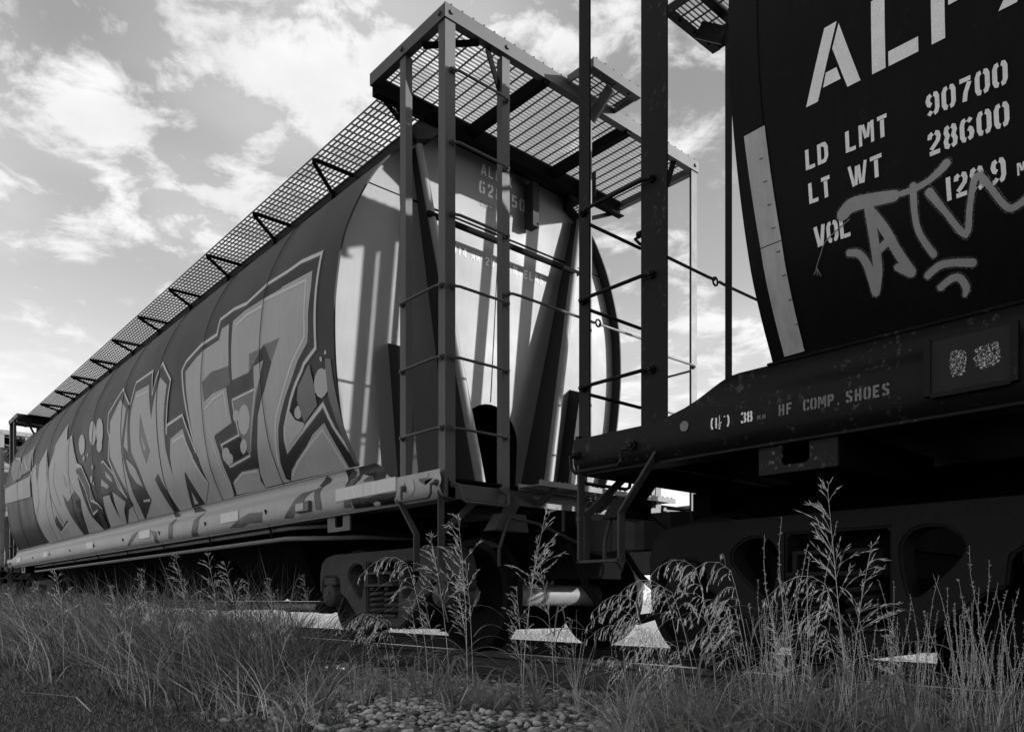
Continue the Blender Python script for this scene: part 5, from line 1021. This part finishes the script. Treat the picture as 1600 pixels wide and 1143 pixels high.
def grass_proto(kind, seed):
    """unit-high stalk leaning to +x, as lists of part meshes"""
    r = random.Random(seed); parts = []; N = 14; pts = []
    bend = (.30 if kind == 'droop' else .10) + r.uniform(-.05, .05)
    for i in range(N + 1):
        t = i / N; x = bend * t**2.2 + (.16 * max(t - .72, 0) / .28 if kind == 'droop' else 0); z = t if kind != 'droop' else t - .55 * max(t - .66, 0)**2 / .34 * 1.9
        pts.append(Vector((x, .02 * math.sin(3 * t + seed), z)))
    top = max(p_.z for p_ in pts); pts = [Vector((p_.x, p_.y, p_.z / top)) for p_ in pts]
    mb = MB(); mb.tube(pts, [.0024 - .0017 * i / N for i in range(N + 1)], 5); parts.append(('stem', mb, F_stem))
    head = MB(); dr = kind == 'droop'; f0 = .58 if dr else .60
    whorls = 9 if dr else 8
    for w_ in range(whorls):
        f = (w_ + r.uniform(-.25, .25)) / (whorls - 1); f = min(max(f, 0), 1); u = (f0 + (1 - f0) * f) * N; i0 = min(int(u), N - 1); p_ = pts[i0].lerp(pts[i0 + 1], u - i0); ax = (pts[i0 + 1] - pts[i0]).normalized()
        for k in range(r.choice((2, 3, 4, 5)) if f < .9 else 4):
            az = r.gauss(0, 1.3); L = (.15 * (1 - f)**.8 + .035) * r.uniform(.35, 1.2)
            d = (ax * r.uniform(.5, 1.1) + Vector((math.cos(az), math.sin(az), r.uniform(-.2, .2))) * r.uniform(.25, .8)).normalized(); q = [p_]; g = d
            for j in range(4): g = (g + Vector((0, 0, -(.55 if dr else r.uniform(.02, .22))))).normalized(); q.append(q[-1] + g * L / 4)
            head.tube(q, .0006, 3, False)
            for j in range(max(2, int(L * r.uniform(45, 75)))):
                t_ = r.uniform(.3, 1) * 4 if j else 3.99; j0 = min(int(t_), 3); b_ = q[j0].lerp(q[j0 + 1], t_ - j0); dd = (q[j0 + 1] - q[j0]).normalized() + Vector((r.gauss(0, .28), r.gauss(0, .28), (-.55 if dr else -.05) + r.gauss(0, .2)))
                spikelet(head, b_, dd, r.uniform(.020, .040), r.uniform(.0012, .0021) * (1.25 if dr else 1))
    parts.append(('seed_head', head, F_seed))
    for k in range(r.choice((5, 6, 7))):
        z0 = r.uniform(.04, .55); i = int(z0 * N); parts.append(('leaf', leaf_mb(r.uniform(.28, .55), r.uniform(.010, .019), r.uniform(.5, 1.5), r.uniform(0, 6.28), pts[i].z), F_leaf))
    return parts
def weed_proto(seed):
    r = random.Random(seed); parts = []; st = MB(); buds = MB()
    for k in range(r.choice((4, 5, 6))):
        az = r.uniform(0, 6.28); sp = r.uniform(.04, .26); h = r.uniform(.6, 1.0) if k else 1.0
        pts = [Vector((sp * math.cos(az) * t**1.3 + .012 * math.sin(9 * t + k), sp * math.sin(az) * t**1.3 + .012 * math.cos(7 * t), h * t)) for t in [i / 8 for i in range(9)]]
        st.tube(pts, [.0022 - .0015 * i / 8 for i in range(9)], 4)
        for i in range(30):
            t = r.uniform(.5, 1) if i % 3 else r.uniform(.3, 1); j = min(int(t * 8), 7); p_ = pts[j].lerp(pts[j + 1], t * 8 - j); a = r.uniform(0, 6.28)
            spikelet(buds, p_, Vector((math.cos(a), math.sin(a), .9)), r.uniform(.008, .017), r.uniform(.0024, .0046))
    parts.append(('stem', st, F_stem)); parts.append(('seed_head', buds, F_weed))
    for k in range(7):
        parts.append(('leaf', leaf_mb(r.uniform(.10, .2), r.uniform(.005, .01), r.uniform(.6, 1.4), r.uniform(0, 6.28), r.uniform(.03, .5)), F_leaf))
    return parts
def make_parts(parts): 
    res = []
    for nm, mb, m in parts:
        b = mb.bm(); me = bpy.data.meshes.new(nm); b.to_mesh(me); b.free(); me.materials.append(m); res.append((nm, me))
    return res
def plant(name, lib, x, y, h, az, label, group):
    o = empty(name, (x, y, gz(x, y) - .01)); o.rotation_euler = (0, 0, az); o.scale = (h, h, h); tag(o, label, 'grass' if 'stalk' in name else 'weed', group)
    for nm, me in lib:
        c = bpy.data.objects.new(nm, me); COL.objects.link(c); c.parent = o
        if nm == 'seed_head': c['kind'] = 'stuff'
droops = [make_parts(grass_proto('droop', 10 + k)) for k in range(8)]; ups = [make_parts(grass_proto('up', 30 + k)) for k in range(8)]; weeds = [make_parts(weed_proto(50 + k)) for k in range(8)]
def clump_proto(seed):
    r = random.Random(seed)
    return [('leaf', leaf_mb(r.uniform(.5, 1.15), r.uniform(.018, .034), r.uniform(.7, 1.7), r.uniform(0, 6.28), r.uniform(0, .12), r.uniform(.6, .95)), F_leaf) for k in range(15)]
clumps = [make_parts(clump_proto(70 + k)) for k in range(4)]
def where(x, y):
    for lim, s in ((6.2, 'beside the graffiti car hopper bays'), (4.2, 'beside the graffiti car truck'), (2.6, 'before the coupler gap'), (1.9, 'below the dark car step'), (1.5, 'before the dark truck coil springs'), (1.15, 'before the dark truck opening')):
        if y > lim: return s
    return 'before the dark truck outer wheel'
def tall(h): return 'very tall' if h > .93 else ('tall' if h > .72 else ('knee-high' if h > .5 else 'low'))
for i, (x, y, h) in enumerate(DROOP):
    w = where(x, y); plant('grass_stalk', droops[i % 8], x, y, h, LEFT + random.uniform(-.35, .35), tall(h) + ' grass stalk with arching, drooping pale seed head ' + w, 'drooping grass stalks ' + w)
for i, (x, y, h, l) in enumerate(UPRIGHT):
    w = where(x, y); plant('grass_stalk', ups[i % 8], x, y, h, LEFT + random.uniform(-.6, .6) + (0 if l else math.pi), tall(h) + ' upright grass stalk with feathery seed head ' + w, 'upright grass stalks ' + w)
for i, (x, y, h) in enumerate(WEEDS):
    w = where(x, y); plant('weed', weeds[i % 8], x, y, h, random.uniform(0, 6.28), tall(h) + ' branching weed with small bud spikes ' + w, 'bud-spiked weeds ' + w)
for i, (x, y, h) in enumerate(CLUMPS):
    w = where(x, y); plant('grass_clump', clumps[i % 4], x, y, h, random.uniform(0, 6.28), 'clump of broad arching grass leaves ' + w, 'leafy grass clumps ' + w)
